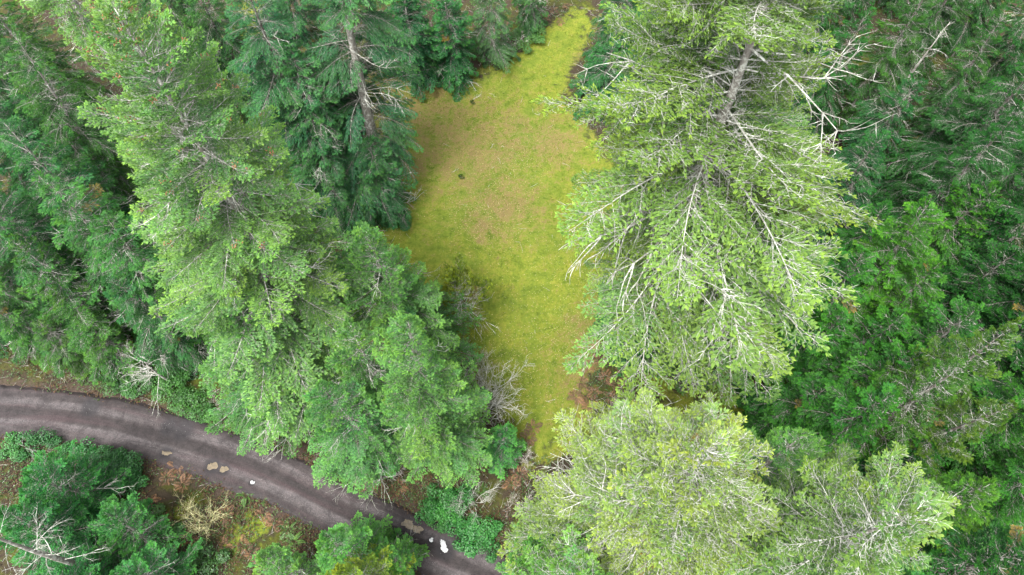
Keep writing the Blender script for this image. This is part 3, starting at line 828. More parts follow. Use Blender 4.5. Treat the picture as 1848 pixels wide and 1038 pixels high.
# --- the dark wood on the right
RW = [
 (1560, 30, 15.7, 4.1, 'hemlock', DARK, 'deep green combed conifer touching the uppermost right boughs of the huge pale one'),
 (1650, 150, 13.1, 4.0, 'hemlock', (0.017, 0.096, 0.027), 'deep green conifer with long combed sprays left of the grey dead trunk'),
 (1690, -40, 17.8, 4.1, 'hemlock', (0.026, 0.094, 0.015), 'olive combed conifer at the top border above the grey dead trunk'),
 (1810, 30, 16.0, 3.9, 'hemlock', (0.025, 0.096, 0.017), 'dark olive combed conifer in the top right corner'),
 (1585, 255, 12.1, 3.9, 'hemlock', (0.016, 0.096, 0.025), 'deep bluish conifer with silvery comb sprays right of the huge pale one'),
 (1750, 265, 12.2, 3.7, 'hemlock', DARK, 'dark conifer with brown gaps around it, below the grey dead trunk'),
 (1840, 200, 20.6, 4.4, 'hemlock', DEEP, 'dark conifer on the right border in the upper quarter'),
 (1500, 335, 13.2, 4.0, 'hemlock', (0.019, 0.094, 0.026), 'shaded bluish conifer under the right boughs of the huge pale one'),
 (1675, 370, 18.5, 4.4, 'soft', (0.041, 0.155, 0.018), 'bright tipped soft green conifer in the middle of the dark wood, higher of a pair'),
 (1795, 345, 15.6, 4.0, 'soft', (0.035, 0.138, 0.017), 'soft green conifer near the right border, above the middle'),
 (1555, 460, 14.9, 4.1, 'soft', (0.030, 0.144, 0.022), 'soft green conifer with a bright tip left of the middle pair'),
 (1690, 480, 15.1, 3.7, 'soft', (0.041, 0.155, 0.018), 'bright tipped soft green conifer in the middle of the dark wood, lower of a pair'),
 (1835, 455, 14.4, 3.8, 'soft', DEEP, 'dark green conifer on the right border, level with the middle pair'),
 (1515, 572, 10.7, 3.6, 'soft', (0.035, 0.159, 0.025), 'green conifer with bright plumes at the left edge of the dark wood'),
 (1625, 572, 13.0, 3.7, 'soft', (0.032, 0.144, 0.022), 'green conifer between the bright plumes and the grey broken trunk'),
 (1740, 660, 20.7, 4.4, 'fir', (0.040, 0.122, 0.019), 'lichened green conifer in the lower half of the dark wood'),
 (1825, 590, 22.2, 4.2, 'fir', (0.052, 0.122, 0.017), 'olive tipped conifer on the right border just below the middle'),
 (1485, 705, 12.1, 4.0, 'soft', (0.028, 0.127, 0.023), 'deep green conifer at the foot of the wood above the slim upright tipped one'),
 (1600, 720, 16.5, 4.3, 'soft', (0.030, 0.144, 0.022), 'deep green conifer above the long upswept tips'),
 (1705, 775, 13.7, 3.8, 'soft', (0.028, 0.133, 0.018), 'deep green conifer to the right of the long upswept tips'),
 (1820, 735, 19.0, 3.7, 'fir', (0.058, 0.122, 0.017), 'olive yellow conifer on the right border in the lower third'),
 (1775, 880, 20.6, 4.2, 'soft', (0.045, 0.138, 0.017), 'olive green conifer in the bottom right corner behind the upswept tips'),
 (1640, 830, 11.8, 3.7, 'soft', DEEP, 'shaded dark conifer in the gap just above the upswept tips'),
 (1870, 990, 21.3, 4.2, 'soft', DEEP, 'dark conifer cut off by the bottom right corner'),
 (1900, 90, 20.4, 5.3, 'hemlock', DEEP, 'dark conifer cut off by the right border near the top'),
 (1560, -120, 14.7, 3.9, 'hemlock', DARK, 'dark combed conifer at the top border right of the huge pale one'),
 (1790, -130, 18.4, 4.3, 'hemlock', (0.024, 0.092, 0.017), 'dark combed conifer cut by the top border near the right corner'),
 (1930, -60, 18.9, 5.3, 'hemlock', DEEP, 'dark conifer filling the very corner at the top right'),
 (1930, 330, 17.7, 5.2, 'soft', DEEP, 'dark conifer cut by the right border a third of the way down'),
 (1930, 540, 16.2, 4.8, 'soft', DEEP, 'dark conifer cut by the right border at mid height'),
 (1930, 690, 18.4, 4.9, 'soft', (0.027, 0.122, 0.018), 'dark conifer cut by the right border under the olive tipped one'),
 (1920, 850, 15.5, 4.5, 'soft', (0.027, 0.122, 0.018), 'dark conifer cut by the right border above the bottom corner'),
 (1960, 200, 19.6, 5.6, 'hemlock', DEEP, 'dark conifer mostly beyond the right border in the upper quarter'),
 (2040, 420, 19.1, 5.7, 'soft', DEEP, 'dark conifer mostly beyond the right border near mid height'),
 (2050, 620, 17.0, 5.4, 'soft', DEEP, 'dark conifer mostly beyond the right border in the lower half'),
 (1590, 380, 10.8, 3.6, 'soft', (0.026, 0.125, 0.022), 'shaded green conifer between the comb sprays and the middle pair'),
 (1760, 560, 16.0, 4.2, 'soft', (0.027, 0.127, 0.020), 'deep green conifer right of the grey broken trunk'),
 (1560, 640, 11.1, 3.6, 'soft', (0.027, 0.125, 0.022), 'shaded green conifer just below the bright plumes'),
 (1660, 640, 15.9, 4.0, 'soft', (0.032, 0.144, 0.020), 'deep green conifer just below the grey broken trunk'),
 (1720, 180, 11.2, 3.5, 'hemlock', (0.017, 0.082, 0.021), 'low dark conifer at the foot of the grey dead trunk'),
 (1760, -270, 17.7, 4.4, 'hemlock', DARK, 'dark conifer beyond the top border above the grey dead trunk'),
 (1640, -230, 17.0, 4.3, 'hemlock', DARK, 'dark conifer beyond the top border right of the huge pale one'),
 (1900, -220, 18.4, 5.5, 'hemlock', DEEP, 'dark conifer beyond the top right corner'),
 (2030, 60, 17.1, 5.3, 'hemlock', DEEP, 'dark conifer beyond the right border near the top corner'),
 (1480, -200, 13.5, 3.8, 'hemlock', DARK, 'dark conifer beyond the top border behind the huge pale one'),
]
for i, (u, v, h, R, sty, col, lab) in enumerate(RW):
    T('conifer_tree', lab, (u, v), h, R, sty, col, 200 + i, 0.10, None, None, M_DARKBARK, dead=9 if sty != 'soft' else 5, power=0.5 if sty == 'soft' else 0.6, group='conifers of the dark wood')
# --- bottom left and bottom
BL = [
 (60, 862, 9, 4.0, 'dense', (0.044, 0.200, 0.059), 'soft green conifer at the lower left next to the road edge'),
 (200, 930, 6, 3.2, 'dense', (0.053, 0.200, 0.059), 'small soft green conifer left of the bare twiggy shrub'),
 (15, 925, 9, 4.0, 'dense', (0.039, 0.181, 0.059), 'green conifer on the left border above the lichened dead trunk'),
 (230, 1040, 6, 3.8, 'dense', (0.048, 0.200, 0.059), 'small green conifer on the bottom border right of the dead trunk'),
 (70, 1060, 8, 4.5, 'dense', (0.039, 0.186, 0.059), 'green conifer on the bottom border below the dead trunk'),
 (478, 1005, 8, 2.6, 'dense', FRESH, 'fresh green young conifer on the bottom border, farthest from the road'),
 (592, 965, 11, 3.1, 'dense', (0.087, 0.251, 0.066), 'fresh green young conifer with pale tips rising beside the road'),
 (712, 1008, 8, 2.5, 'dense', (0.083, 0.238, 0.061), 'fresh green young conifer closest to the lower road edge'),
 (620, 1040, 11, 3.6, 'dense', (0.145, 0.224, 0.032), 'yellow green young conifer on the bottom border between the fresh green ones'),
 (980, 985, 12, 3.6, 'dense', (0.083, 0.238, 0.066), 'green conifer on the bottom border right of the road'),
 (1080, 1065, 20, 5.0, 'lichen', (0.107, 0.251, 0.059), 'green lichened conifer on the bottom border under the yellow tipped one'),
 (1390, 1065, 22, 5.4, 'fir', (0.077, 0.213, 0.053), 'green conifer on the bottom border between the two lichened ones'),
 (915, 775, 5, 2.0, 'soft', (0.058, 0.213, 0.063), 'small soft green conifer at the foot of the clearing beside the dome shaped one'),
 (1700, 1070, 22, 4.8, 'soft', (0.034, 0.154, 0.037), 'dark green conifer on the bottom border under the upswept tips'),
]
for i, (u, v, h, R, sty, col, lab) in enumerate(BL):
    T('conifer_tree', lab, (u, v), h, R, sty, col, 300 + i, 0.06, None, dead=10, power=0.55, group='conifers along the road')
T('pine_tree', 'sparse yellow green tree with loose tufts at the lower left of the clearing', (818, 508), 9, 3.4, 'pine', (0.115, 0.165, 0.020), 400, 0.2, 46, 0.12, M_DARKBARK, dead=16, power=0.45, top_pitch=60, low_pitch=10, group='trees in the clearing')

# ------------------------------------------------------------------ dead trees, bare shrubs
def dead_tree(label, apex, h, r, nb, R, seed, lean=0.0, broken=False):
    rnd = random.Random(seed)
    tip = P(apex[0], apex[1], h)
    root = empty('dead_tree', (tip.x, tip.y, ground_z(tip.x, tip.y)))
    tag(root, label, 'dead tree', 'dead trees')
    tm, ax = trunk_mesh(h, r, rnd, M_BARK, lean)
    if broken:
        mb = MB(); n = 14
        pts = [Vector((0.15 * math.sin(k * .4), 0, h * k / n)) for k in range(n + 1)]; pts[0].z = -0.4
        mb.tube(pts, [r * (1.25 - 0.5 * k / n) for k in range(n + 1)], 12, 0, cap=True)
        for i in range(12):
            mb.v[n * 12 + i] = mb.v[n * 12 + i] + Vector((0, 0, rnd.uniform(-0.5, 0.6)))
        tm = mb.mesh('trunk', [M_DARKBARK], True)
        ax = lambda s: Vector((0, 0, h * s))
    link('trunk', tm, root)
    for i in range(nb):
        s = rnd.uniform(0.3, 0.97)
        L = R * rnd.uniform(0.5, 1.1) * (1.1 - 0.6 * s)
        ci = min(range(3), key=lambda c: abs(math.log(DEADL[c] / L)))
        mt = Matrix.Rotation(rnd.uniform(0, 6.28), 4, 'Z') @ Matrix.Rotation(-rnd.gauss(0.2, 0.3), 4, 'Y') @ Matrix.Rotation(rnd.uniform(0, 6.28), 4, 'X')
        link('bare_branch', rnd.choice(DEADB[ci]), root, ax(s), mt.to_euler(), L / DEADL[ci])
dead_tree('leaning grey dead trunk with lichened bare limbs in the lower left corner', (-70, 962), 16, 0.30, 16, 3.2, 501, 0.3)
dead_tree('grey dead trunk with broken bare limbs standing in the dark wood', (1718, 30), 16, 0.26, 22, 3.0, 502, 0.4)
dead_tree('grey broken trunk showing through the middle of the dark wood', (1722, 585), 13, 0.36, 3, 1.6, 503, 0.0, True)
dead_tree('white bare snag with crooked limbs above the upper road edge', (255, 640), 6, 0.12, 26, 3.0, 504, 0.3)
dead_tree('thin bare pale trunk beside the lower left road edge', (35, 815), 7, 0.07, 10, 1.4, 505, 0.3)

def twig_stem_mesh(h, spread, seed, mat, r=0.03, kink=0.13, dens=1.0):
    rnd = random.Random(seed)
    mb = MB()
    def grow(p, d, l, r, depth):
        n = 6 if depth == 0 else 4
        pts = [p]; dd = d; dirs = [d]
        for k in range(n):
            dd = (dd + Vector((rnd.gauss(0, kink), rnd.gauss(0, kink), rnd.gauss(0.02, kink)))).normalized()
            pts.append(pts[-1] + dd * l / n); dirs.append(dd)
        mb.tube(pts, [max(0.004, r * (1 - 0.7 * k / n)) for k in range(n + 1)], 5 if depth == 0 else 3, 0)
        if depth < 3:
            for _ in range(int((5, 5, 3)[depth] * dens + rnd.random())):
                k = rnd.randint(2 if depth == 0 else 1, n)
                dv = (dirs[k] + Vector((rnd.gauss(0, .75), rnd.gauss(0, .75), rnd.gauss(0.05, .4)))).normalized()
                grow(pts[k], dv, l * rnd.uniform(0.35, 0.62), r * 0.55, depth + 1)
    grow(Vector((0, 0, -0.1)), Vector((spread, 0, 1)).normalized(), h * 0.62, r, 0)
    return mb.mesh('stem', [mat])
SHRUB_GREY = [twig_stem_mesh(3.2, 0.55, 600 + k, M_TWIG) for k in range(4)]
SHRUB_PALE = [twig_stem_mesh(3.2, 0.5, 660 + k, M_LICHEN) for k in range(4)]
SHRUB_BROWN = [twig_stem_mesh(2.4, 0.6, 620 + k, M_DEAD, 0.02) for k in range(4)]
SHRUB_MOSSY = [twig_stem_mesh(2.8, 0.6, 640 + k, M_MOSSWOOD, 0.028) for k in range(4)]
def bare_shrub(label, px, n, sc, kind, seed):
    rnd = random.Random(seed)
    p = P(*px); p.z = ground_z(p.x, p.y)
    root = empty('bare_shrub', p)
    tag(root, label, 'shrub', 'bare twiggy shrubs')
    for i in range(n):
        a = 6.283 * i / n + rnd.uniform(-.5, .5)
        link('stem', kind[i % 4], root, (0.15 * math.cos(a), 0.15 * math.sin(a), 0), (rnd.gauss(0, .12), rnd.gauss(0, .12), a), sc * rnd.uniform(0.75, 1.15))
bare_shrub('pale grey bare shrub of dense twigs at the lower left of the clearing', (872, 728), 24, 1.55, SHRUB_PALE, 1)
bare_shrub('bare grey shrub with crossing stems just above the dense pale grey one', (858, 672), 10, 1.0, SHRUB_GREY, 2)
bare_shrub('mossy bare twiggy shrub on the bank below the road', (375, 940), 10, 1.15, SHRUB_MOSSY, 3)
bare_shrub('bleached bare shrub fanned out above the leafy bush by the lower road', (855, 905), 9, 0.95, SHRUB_GREY, 4)
bare_shrub('brown bare shrub between the bleached one and the green lichened boughs', (945, 915), 8, 0.9, SHRUB_BROWN, 5)
bare_shrub('brown bare thicket shrub at the foot of the mossy clearing', (945, 830), 8, 0.9, SHRUB_BROWN, 6)
bare_shrub('grey bare shrub among bracken between the dome shaped conifer and the road', (715, 850), 7, 0.8, SHRUB_BROWN, 7)
bare_shrub('brown bare shrub beside the reddish bracken at the right of the clearing', (1120, 730), 7, 0.8, SHRUB_BROWN, 8)
bare_shrub('arching grey bare shrub at the foot of the dark wood', (1440, 670), 7, 1.1, SHRUB_GREY, 9)
bare_shrub('grey bare shrub under the bright drooping tips', (1260, 690), 7, 0.9, SHRUB_GREY, 10)
bare_shrub('brown bare shrub in the gap left of the dark wood', (1415, 590), 8, 1.0, SHRUB_BROWN, 11)
bare_shrub('small grey bare shrub on the bank left of the mossy twiggy one', (255, 950), 6, 0.6, SHRUB_GREY, 12)
bare_shrub('brown bare shrub beside the mossy path near the top border', (930, 90), 7, 0.9, SHRUB_BROWN, 13)
bare_shrub('brown bare shrub on the upper road verge by the ferns', (405, 735), 6, 0.7, SHRUB_BROWN, 14)
bare_shrub('brown bare shrub left of the leafy bushes on the upper verge', (150, 680), 6, 0.7, SHRUB_BROWN, 15)

# ------------------------------------------------------------------ ferns, bracken, leafy bushes
def frond_mesh(L, seed, mat, arch, w, pairs=16):
    rnd = random.Random(seed)
    mb = MB()
    def ax(t):
        return Vector((L * t * (1 - 0.12 * t), 0, L * (0.75 * t - arch * t * t)))
    pts = [ax(i / 8) for i in range(9)]
    mb.tube(pts, [0.009 * (1 - .7 * i / 8) for i in range(9)], 3, 0, g=0.4)
    for i in range(pairs):
        t = 0.12 + 0.86 * i / pairs
        p = ax(t); d = (ax(min(1, t + .03)) - ax(t - .03)).normalized()
        sd_ = Vector((0, 1, 0)); up = d.cross(sd_) * -1
        for s_ in (1, -1):
            ln = w * math.sin(math.pi * min(1, 0.18 + 0.82 * t)) ** 0.8 * rnd.uniform(.8, 1.1) + 0.02
            dd = (sd_ * s_ + d * 0.35 + Vector((0, 0, rnd.gauss(-.1, .12)))).normalized()
            mb.leaf(p, dd, Vector((0, 0, 1)), ln, L * 0.055, 0, rnd.uniform(.4, .9))
    return mb.mesh('frond', [mat])
FERN = [frond_mesh(1.0, 700 + k, M_LEAF, 0.75, 0.13, 20) for k in range(3)]
BRACK = [frond_mesh(0.95, 720 + k, M_DRY, 0.62 + .1 * k, 0.26, 13) for k in range(4)]
def fern(name, label, px, n, sc, kinds, col, group, seed, cat):
    rnd = random.Random(seed)
    p = P(*px); p.z = ground_z(p.x, p.y) - 0.02
    root = empty(name, p)
    tag(root, label, cat, group)
    for i in range(n):
        a = 6.283 * i / n + rnd.uniform(-.35, .35)
        f = rnd.uniform(.75, 1.25)
        link('frond', rnd.choice(kinds), root, (0.05 * math.cos(a), 0.05 * math.sin(a), 0), (rnd.gauss(0, .2), rnd.gauss(0, .2), a), sc * rnd.uniform(.7, 1.15), (col[0] * f, col[1] * f, col[2] * f, 1))
FERNS = [((443, 893), 1.1, 'green sword fern on the lower road edge beside the mossy shrub, largest of three'), ((470, 903), .7, 'small green fern just right of the largest fern on the lower road edge'),
         ((425, 880), .6, 'small bluish green fern just left of the largest fern on the lower road edge'), ((520, 958), 1.1, 'green sword fern under the fresh young conifers, upper of two'), ((530, 978), 1.0, 'green sword fern under the fresh young conifers, lower of two'),
         ((440, 762), .9, 'green fern on the upper road edge next to the hanging boughs'), ((425, 776), .7, 'small yellowish fern on the upper road edge by the bare shrub'), ((868, 885), .9, 'green fern at the top of the leafy thicket by the lower road'), ((118, 830), .8, 'yellow green fern by the lower left road edge')]
for i, (px, sc, lab) in enumerate(FERNS):
    fern('sword_fern', lab, px, 11, sc, FERN, (0.07, 0.15, 0.03), 'green ferns along the road', 800 + i, 'fern')
ORD = 'first second third fourth fifth sixth seventh eighth ninth tenth eleventh twelfth thirteenth fourteenth fifteenth sixteenth'.split()
def ordinal(i, n):
    return 'leftmost' if i == 0 else 'rightmost' if i == n - 1 else ORD[i] + ' from the left'
BK = {
 'dry brown bracken on the bank below the road': [(318, 842), (345, 852), (300, 862), (330, 875), (272, 905), (245, 935), (265, 965), (300, 945), (310, 990), (345, 975), (475, 930), (495, 945), (440, 985), (405, 985), (455, 1000), (410, 930)],
 'dry bracken between road and dome shaped conifer': [(668, 818), (692, 808), (655, 848), (682, 868), (660, 878), (700, 835), (735, 800), (765, 868), (640, 860), (720, 880)],
 'dry brown bracken at the narrow foot of the clearing': [(955, 792), (962, 772), (922, 872), (938, 855), (905, 835)],
 'reddish bracken at the right of the clearing': [(1058, 660), (1082, 650), (1050, 690), (1092, 680), (1112, 695), (1072, 708), (1102, 718), (1062, 732), (1040, 715), (1125, 670)],
 'reddish bracken beside the mossy path under the dark wood': [(1308, 640), (1328, 665), (1342, 650), (1352, 690), (1320, 702), (1300, 670)],
 'brown bracken beside the mossy path near the top border': [(890, 55), (912, 45), (970, 42), (985, 35), (1012, 40), (1022, 10), (940, 22), (1000, 20)],
}
k = 0
for lab, spots in BK.items():
    for q_, px in enumerate(sorted(spots)):
        fern('dead_bracken', ordinal(q_, len(spots)) + ' clump of ' + lab, px, 7, 0.95, BRACK, (0.19, 0.115, 0.08), lab.replace('dry ', '') + ' clumps', 850 + k, 'bracken'); k += 1

def bush_mesh(seed, n=620, leaf=0.13):
    rnd = random.Random(seed)
    mb = MB()
    lumps = [(Vector((rnd.gauss(0, .38), rnd.gauss(0, .38), rnd.uniform(.25, .6))), rnd.uniform(.28, .5)) for _ in range(8)]
    for _ in range(n):
        c, r = rnd.choice(lumps)
        d = Vector((rnd.gauss(0, 1), rnd.gauss(0, 1), abs(rnd.gauss(0.3, .8)))).normalized()
        p = c + d * r * rnd.uniform(.7, 1.05)
        dd = Vector((rnd.gauss(0, 1), rnd.gauss(0, 1), rnd.gauss(0, .5)))
        nrm = (d + Vector((rnd.gauss(0, .4), rnd.gauss(0, .4), .6))).normalized()
        dd = (dd - nrm * dd.dot(nrm))
        mb.leaf(p, dd, nrm, leaf * rnd.uniform(.7, 1.2), leaf * .62, 0, rnd.uniform(.3, .9))
    return mb.mesh('foliage', [M_LEAF])
def bush_stems(seed):
    rnd = random.Random(seed); mb = MB()
    for _ in range(7):
        e = Vector((rnd.gauss(0, .35), rnd.gauss(0, .35), rnd.uniform(.4, .75)))
        mb.tube([Vector((0, 0, -.1)), e * .5 + Vector((0, 0, .1)), e], [.02, .014, .006], 4, 0)
    return mb.mesh('stems', [M_DARKBARK])
BUSH = [bush_mesh(760 + k, 900) for k in range(4)]
BSTEM = [bush_stems(770 + k) for k in range(2)]
BU = {
 ('glossy leafy bush in the upper road edge thicket', 'leafy bushes along the upper road edge', (0.045, 0.14, 0.03)):
   [(215, 692), (238, 702), (262, 697), (290, 707), (312, 716), (332, 718), (345, 728), (358, 738), (272, 672), (302, 684), (378, 748), (388, 758), (245, 680), (325, 695), (200, 672)],
 ('deep green leafy bush along the lower left road edge', 'leafy bushes along the lower left road edge', (0.032, 0.13, 0.032)):
   [(60, 806), (92, 802), (168, 820), (192, 828), (216, 826), (236, 842), (202, 850), (122, 812), (228, 872), (252, 856), (30, 812)],
 ('bright leafy bush in the thicket right of the lower road', 'leafy bushes right of the lower road', (0.035, 0.155, 0.032)):
   [(782, 902), (802, 920), (826, 930), (850, 950), (830, 958), (795, 944), (862, 972), (776, 925), (880, 988), (842, 908), (884, 962), (812, 900)],
 ('small leafy bush beside the mossy path near the top border', 'leafy bushes beside the mossy path', (0.05, 0.14, 0.03)): [(955, 62), (966, 78), (946, 88), (932, 70)],
 ('low leafy bush between reddish bracken and the dark wood', 'leafy bushes under the dark wood', (0.04, 0.14, 0.03)): [(1345, 655), (1362, 672), (1332, 692), (1455, 535), (1472, 505), (1445, 560), (1375, 655), (1340, 720)],
 ('low green leafy bush on the bracken bank below the road', 'leafy bushes on the bracken bank', (0.05, 0.13, 0.03)): [(250, 985), (312, 972), (352, 1010), (295, 1015), (270, 930), (380, 1010)],
}
k = 0
for (lab, grp, col), spots in BU.items():
    for q_, px in enumerate(sorted(spots)):
        rnd = random.Random(2000 + k)
        p = P(*px); p.z = ground_z(p.x, p.y) - 0.03
        root = empty('leafy_bush', p, rnd.uniform(0, 6.28))
        tag(root, ordinal(q_, len(spots)) + ' ' + lab, 'bush', grp)
        sc = rnd.uniform(0.95, 1.5)
        f = rnd.uniform(.8, 1.25)
        link('foliage', BUSH[k % 4], root, scale=(sc, sc, sc * rnd.uniform(.8, 1.2)), color=(col[0] * f, col[1] * f, col[2] * f, 1))
        link('stems', BSTEM[k % 2], root, scale=sc)
        k += 1

# two seedlings and fallen sticks lying in the clearing
def seedling(label, px, sc, seed):
    rnd = random.Random(seed); p = P(*px); p.z = ground_z(p.x, p.y)
    root = empty('seedling', p); tag(root, label, 'seedling', 'seedlings in the clearing')
    for i in range(7):
        me, kk = pick_branch('dense', 0.9, rnd)
        mt = Matrix.Rotation(i * 2.4, 4, 'Z') @ Matrix.Rotation(-math.radians(20 + 9 * i), 4, 'Y')
        link('branch', me, root, (0, 0, 0.05 * i * sc), mt.to_euler(), sc * .62, (0.05, 0.11, 0.02, 1))
seedling('tiny dark green seedling next to a pale stick in the upper clearing', (852, 187), 0.6, 1)
seedling('tiny dark green seedling in the middle of the clearing', (832, 323), 0.65, 2)
seedling('tiny dark green seedling near the left edge of the clearing', (722, 388), 0.5, 3)
def stick(label, px, L, ang, seed):
    p = P(*px)
    o = link('fallen_branch', dead_branch_mesh(L, seed, M_DEAD, 0.2), None, (p.x, p.y, ground_z(p.x, p.y) + 0.06), (0, 0, ang))
    tag(o, label, 'fallen branch', 'sticks lying in the clearing')
stick('pale curved stick beside the seedling in the upper clearing', (853, 180), 1.1, 0.5, 11)
stick('thin pale stick under the upper middle of the clearing', (885, 268), 1.0, 0.9, 12)
stick('thin pale stick near the foot of the clearing', (985, 725), 0.9, -0.3, 13)
stick('thin pale stick in the left half of the clearing', (815, 312), 1.0, 0.4, 14)
stick('pale stick near the long left boughs of the huge pale conifer', (965, 205), 0.9, -0.6, 15)

# ------------------------------------------------------------------ what nobody could count
def inside(x, y):
    c = False; n = len(CLEAR)
    for i in range(n):
        a, b = CLEAR[i], CLEAR[(i + 1) % n]
        if (a[1] > y) != (b[1] > y) and x < (b[0] - a[0]) * (y - a[1]) / (b[1] - a[1]) + a[0]: c = not c
    return c
rnd = random.Random(77)
x0, y0 = CLEAR.min(0) - 2; x1, y1 = CLEAR.max(0) + 2
mb = MB(); cnt = 0
while cnt < 26000:
    x, y = rnd.uniform(x0, x1), rnd.uniform(y0, y1)
    if not inside(x + rnd.gauss(0, .7), y + rnd.gauss(0, .7)): continue
    nzv = noise.noise(Vector((x * .5, y * .5, 3.3)))
    if rnd.random() > 0.55 + nzv: continue
    d = Vector((rnd.gauss(0, 1), rnd.gauss(0, 1), rnd.uniform(0.5, 1.4)))
    mb.shoot(Vector((x, y, ground_z(x, y) - .01)), d, Vector((-d.y, d.x, 0.1)), rnd.uniform(.05, .14), rnd.uniform(.04, .09), 0, rnd.uniform(.4, 1)); cnt += 1
M_MOSS = leafy('moss_tufts', trans=0.15, rough=0.9, young=(1.25, 1.15, 0.9), spec=0.1)
o = link('moss', mb.mesh('moss', [M_MOSS]), color=(0.112, 0.142, 0.018, 1)); tag(o, 'yellow green moss tufts over the clearing', None, None, 'stuff')

dens = [(905, 345, 3.4), (880, 425, 2.6), (1085, 560, 3.0), (1060, 610, 3.2), (930, 290, 2.6), (960, 700, 2.6), (850, 380, 2), (1000, 480, 4), (760, 130, 3), (900, 640, 3), (870, 250, 4), (980, 600, 3), (1090, 500, 2)]
mb = MB(); cnt = 0
while cnt < 5200:
    if rnd.random() < 0.72:
        u, v, r = rnd.choice(dens); p = P(u, v)
        x, y = rnd.gauss(p.x, r * .8), rnd.gauss(p.y, r * .8)
    else:
        x, y = rnd.uniform(x0, x1), rnd.uniform(y0, y1)
    if not inside(x, y): continue
    a = rnd.uniform(0, 6.28)
    mb.leaf(Vector((x, y, ground_z(x, y) + rnd.uniform(.03, .08))), Vector((math.cos(a), math.sin(a), rnd.gauss(0, .25))), Vector((rnd.gauss(0, .3), rnd.gauss(0, .3), 1)), rnd.uniform(.05, .115), rnd.uniform(.04, .07), 0, rnd.uniform(.2, 1)); cnt += 1
M_FALLEN = leafy('fallen_leaf', trans=0.1, rough=0.8, young=(1.3, 1.3, 1.3), dark=(.45, .35, .3), spec=0.15)
o = link('fallen_leaves', mb.mesh('fallen_leaves', [M_FALLEN]), color=(0.33, 0.285, 0.16, 1)); tag(o, 'small pale fallen leaves scattered over the moss', None, None, 'stuff')

mb = MB(); mb2 = MB(); cnt = 0
gx0, gx1, gy0, gy1 = -58, 62, 4, 74
tries = 0
while cnt < 30000 and tries < 200000:
    tries += 1
    x, y = rnd.uniform(gx0, gx1), rnd.uniform(gy0, gy1)
    if noise.noise(Vector((x * .22, y * .22, 9))) + rnd.gauss(0, .18) < 0.02: continue
    if road_dist(x, y) < 2.5 or inside(x, y): continue
    cnt += 1
    z = ground_z(x, y)
    for _ in range(3):
        d = Vector((rnd.gauss(0, 1), rnd.gauss(0, 1), rnd.uniform(.0, .7)))
        q = Vector((x + rnd.gauss(0, .12), y + rnd.gauss(0, .12), z + rnd.uniform(.02, .3)))
        mb.leaf(q, d, Vector((0, 0, 1)), rnd.uniform(.09, .2), rnd.uniform(.06, .11), 0, rnd.uniform(.2, .8))
o = link('undergrowth', mb.mesh('undergrowth', [M_LEAF]), color=(0.045, 0.105, 0.022, 1)); tag(o, 'low green undergrowth on the forest floor', None, None, 'stuff')
# the verges: a dense ragged mat of dry fronds and leaves along both road banks
mb = MB(); mbg = MB()
cnt = 0
while cnt < 9000:
    i = rnd.randrange(24, len(ROAD) - 12); c = ROAD[i]; d = (ROAD[i + 1] - c).normalized()
    w = rnd.choice((-1, 1)) * (1.75 + abs(rnd.gauss(0, 2.8)))
    p = c + d * rnd.uniform(-.4, .4) + Vector((-d.y, d.x, 0)) * w
    if road_dist(p.x, p.y) < 1.55 or inside(p.x, p.y): continue
    if noise.noise(Vector((p.x * .35, p.y * .35, 4))) + rnd.gauss(0, .2) < -.05: continue
    cnt += 1
    z = ground_z(p.x, p.y)
    for _ in range(3):
        dd = Vector((rnd.gauss(0, 1), rnd.gauss(0, 1), rnd.uniform(-.1, .6)))
        q = Vector((p.x + rnd.gauss(0, .15), p.y + rnd.gauss(0, .15), z + rnd.uniform(.02, .25)))
        (mb if rnd.random() < .7 else mbg).leaf(q, dd, Vector((0, 0, 1)), rnd.uniform(.1, .32), rnd.uniform(.04, .09), 0, rnd.uniform(.1, .9))
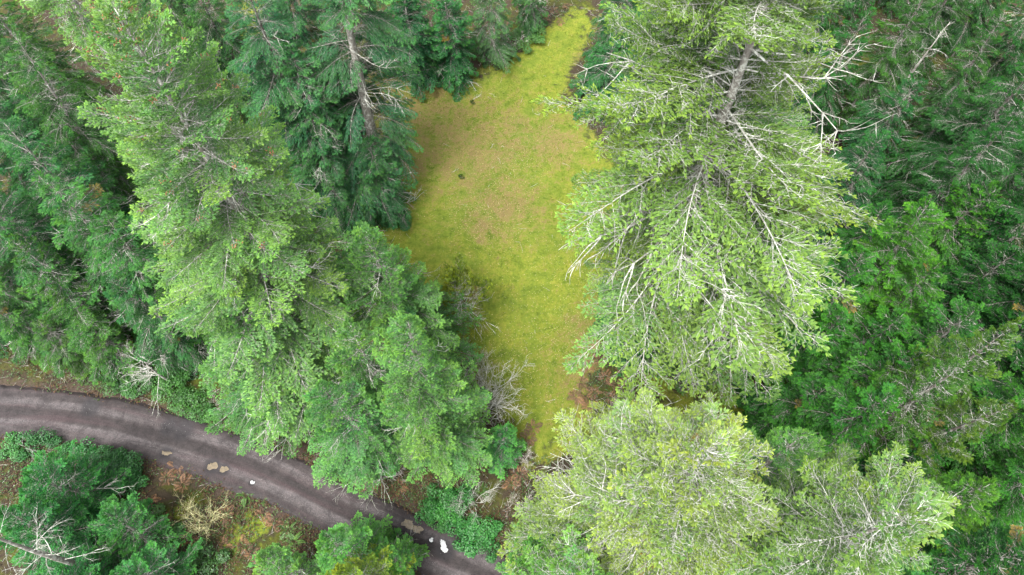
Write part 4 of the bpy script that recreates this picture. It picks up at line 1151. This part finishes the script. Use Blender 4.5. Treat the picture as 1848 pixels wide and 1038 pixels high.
o = link('leaf_litter', mb.mesh('leaf_litter', [M_DRY]), color=(0.10, 0.062, 0.040, 1)); tag(o, 'dry brown fronds and leaves matted on the road banks', None, None, 'stuff')
o = link('ground_cover', mbg.mesh('ground_cover', [M_LEAF]), color=(0.055, 0.11, 0.02, 1)); tag(o, 'low green plants on the road banks', None, None, 'stuff')
for _ in range(9000):
    x, y = rnd.uniform(gx0, gx1), rnd.uniform(gy0, gy1)
    if road_dist(x, y) < 2.1 or (inside(x, y) and rnd.random() < .93): continue
    a = rnd.uniform(0, 6.28); L = rnd.uniform(.25, 1.1)
    p = Vector((x, y, ground_z(x, y) + .04)); d = Vector((math.cos(a), math.sin(a), rnd.gauss(.05, .12)))
    mb2.tube([p, p + d * L * .5 + Vector((rnd.gauss(0, .05), rnd.gauss(0, .05), .02)), p + d * L], [.012, .009, .004], 3, 0)
o = link('twig_litter', mb2.mesh('twig_litter', [M_DEAD])); tag(o, 'fallen twigs littering the forest floor', None, None, 'stuff')
# loose stones on the road
mb = MB()
for _ in range(2600):
    i = rnd.randrange(20, len(ROAD) - 2); c = ROAD[i]; d = (ROAD[i + 1] - c).normalized()
    w = rnd.choice((-1, 1)) * abs(rnd.gauss(1.25, .5)); t = rnd.uniform(0, (ROAD[i + 1] - c).length)
    if abs(w) > 1.9: continue
    p = c + d * t + Vector((-d.y, d.x, 0)) * w
    r = rnd.uniform(.012, .035); p.z = 0.03 - .014 * w * w
    b = len(mb.v)
    for vx in ((1, 0, 0), (0, 1, 0), (-1, 0, 0), (0, -1, 0), (0, 0, 1), (0, 0, -1)):
        mb.v.append(p + Vector(vx) * r * rnd.uniform(.7, 1.2)); mb.a.append(0)
    for f in ((0, 1, 4), (1, 2, 4), (2, 3, 4), (3, 0, 4), (1, 0, 5), (2, 1, 5), (3, 2, 5), (0, 3, 5)):
        mb.f.append(tuple(b + q for q in f)); mb.m.append(0)
M_STONE = barky('stone', (0.08, 0.075, 0.075), (0.17, 0.16, 0.16), (0.26, 0.25, 0.24), 8, .2)
o = link('loose_gravel', mb.mesh('loose_gravel', [M_STONE])); tag(o, 'loose gravel stones on the road', None, None, 'stuff')
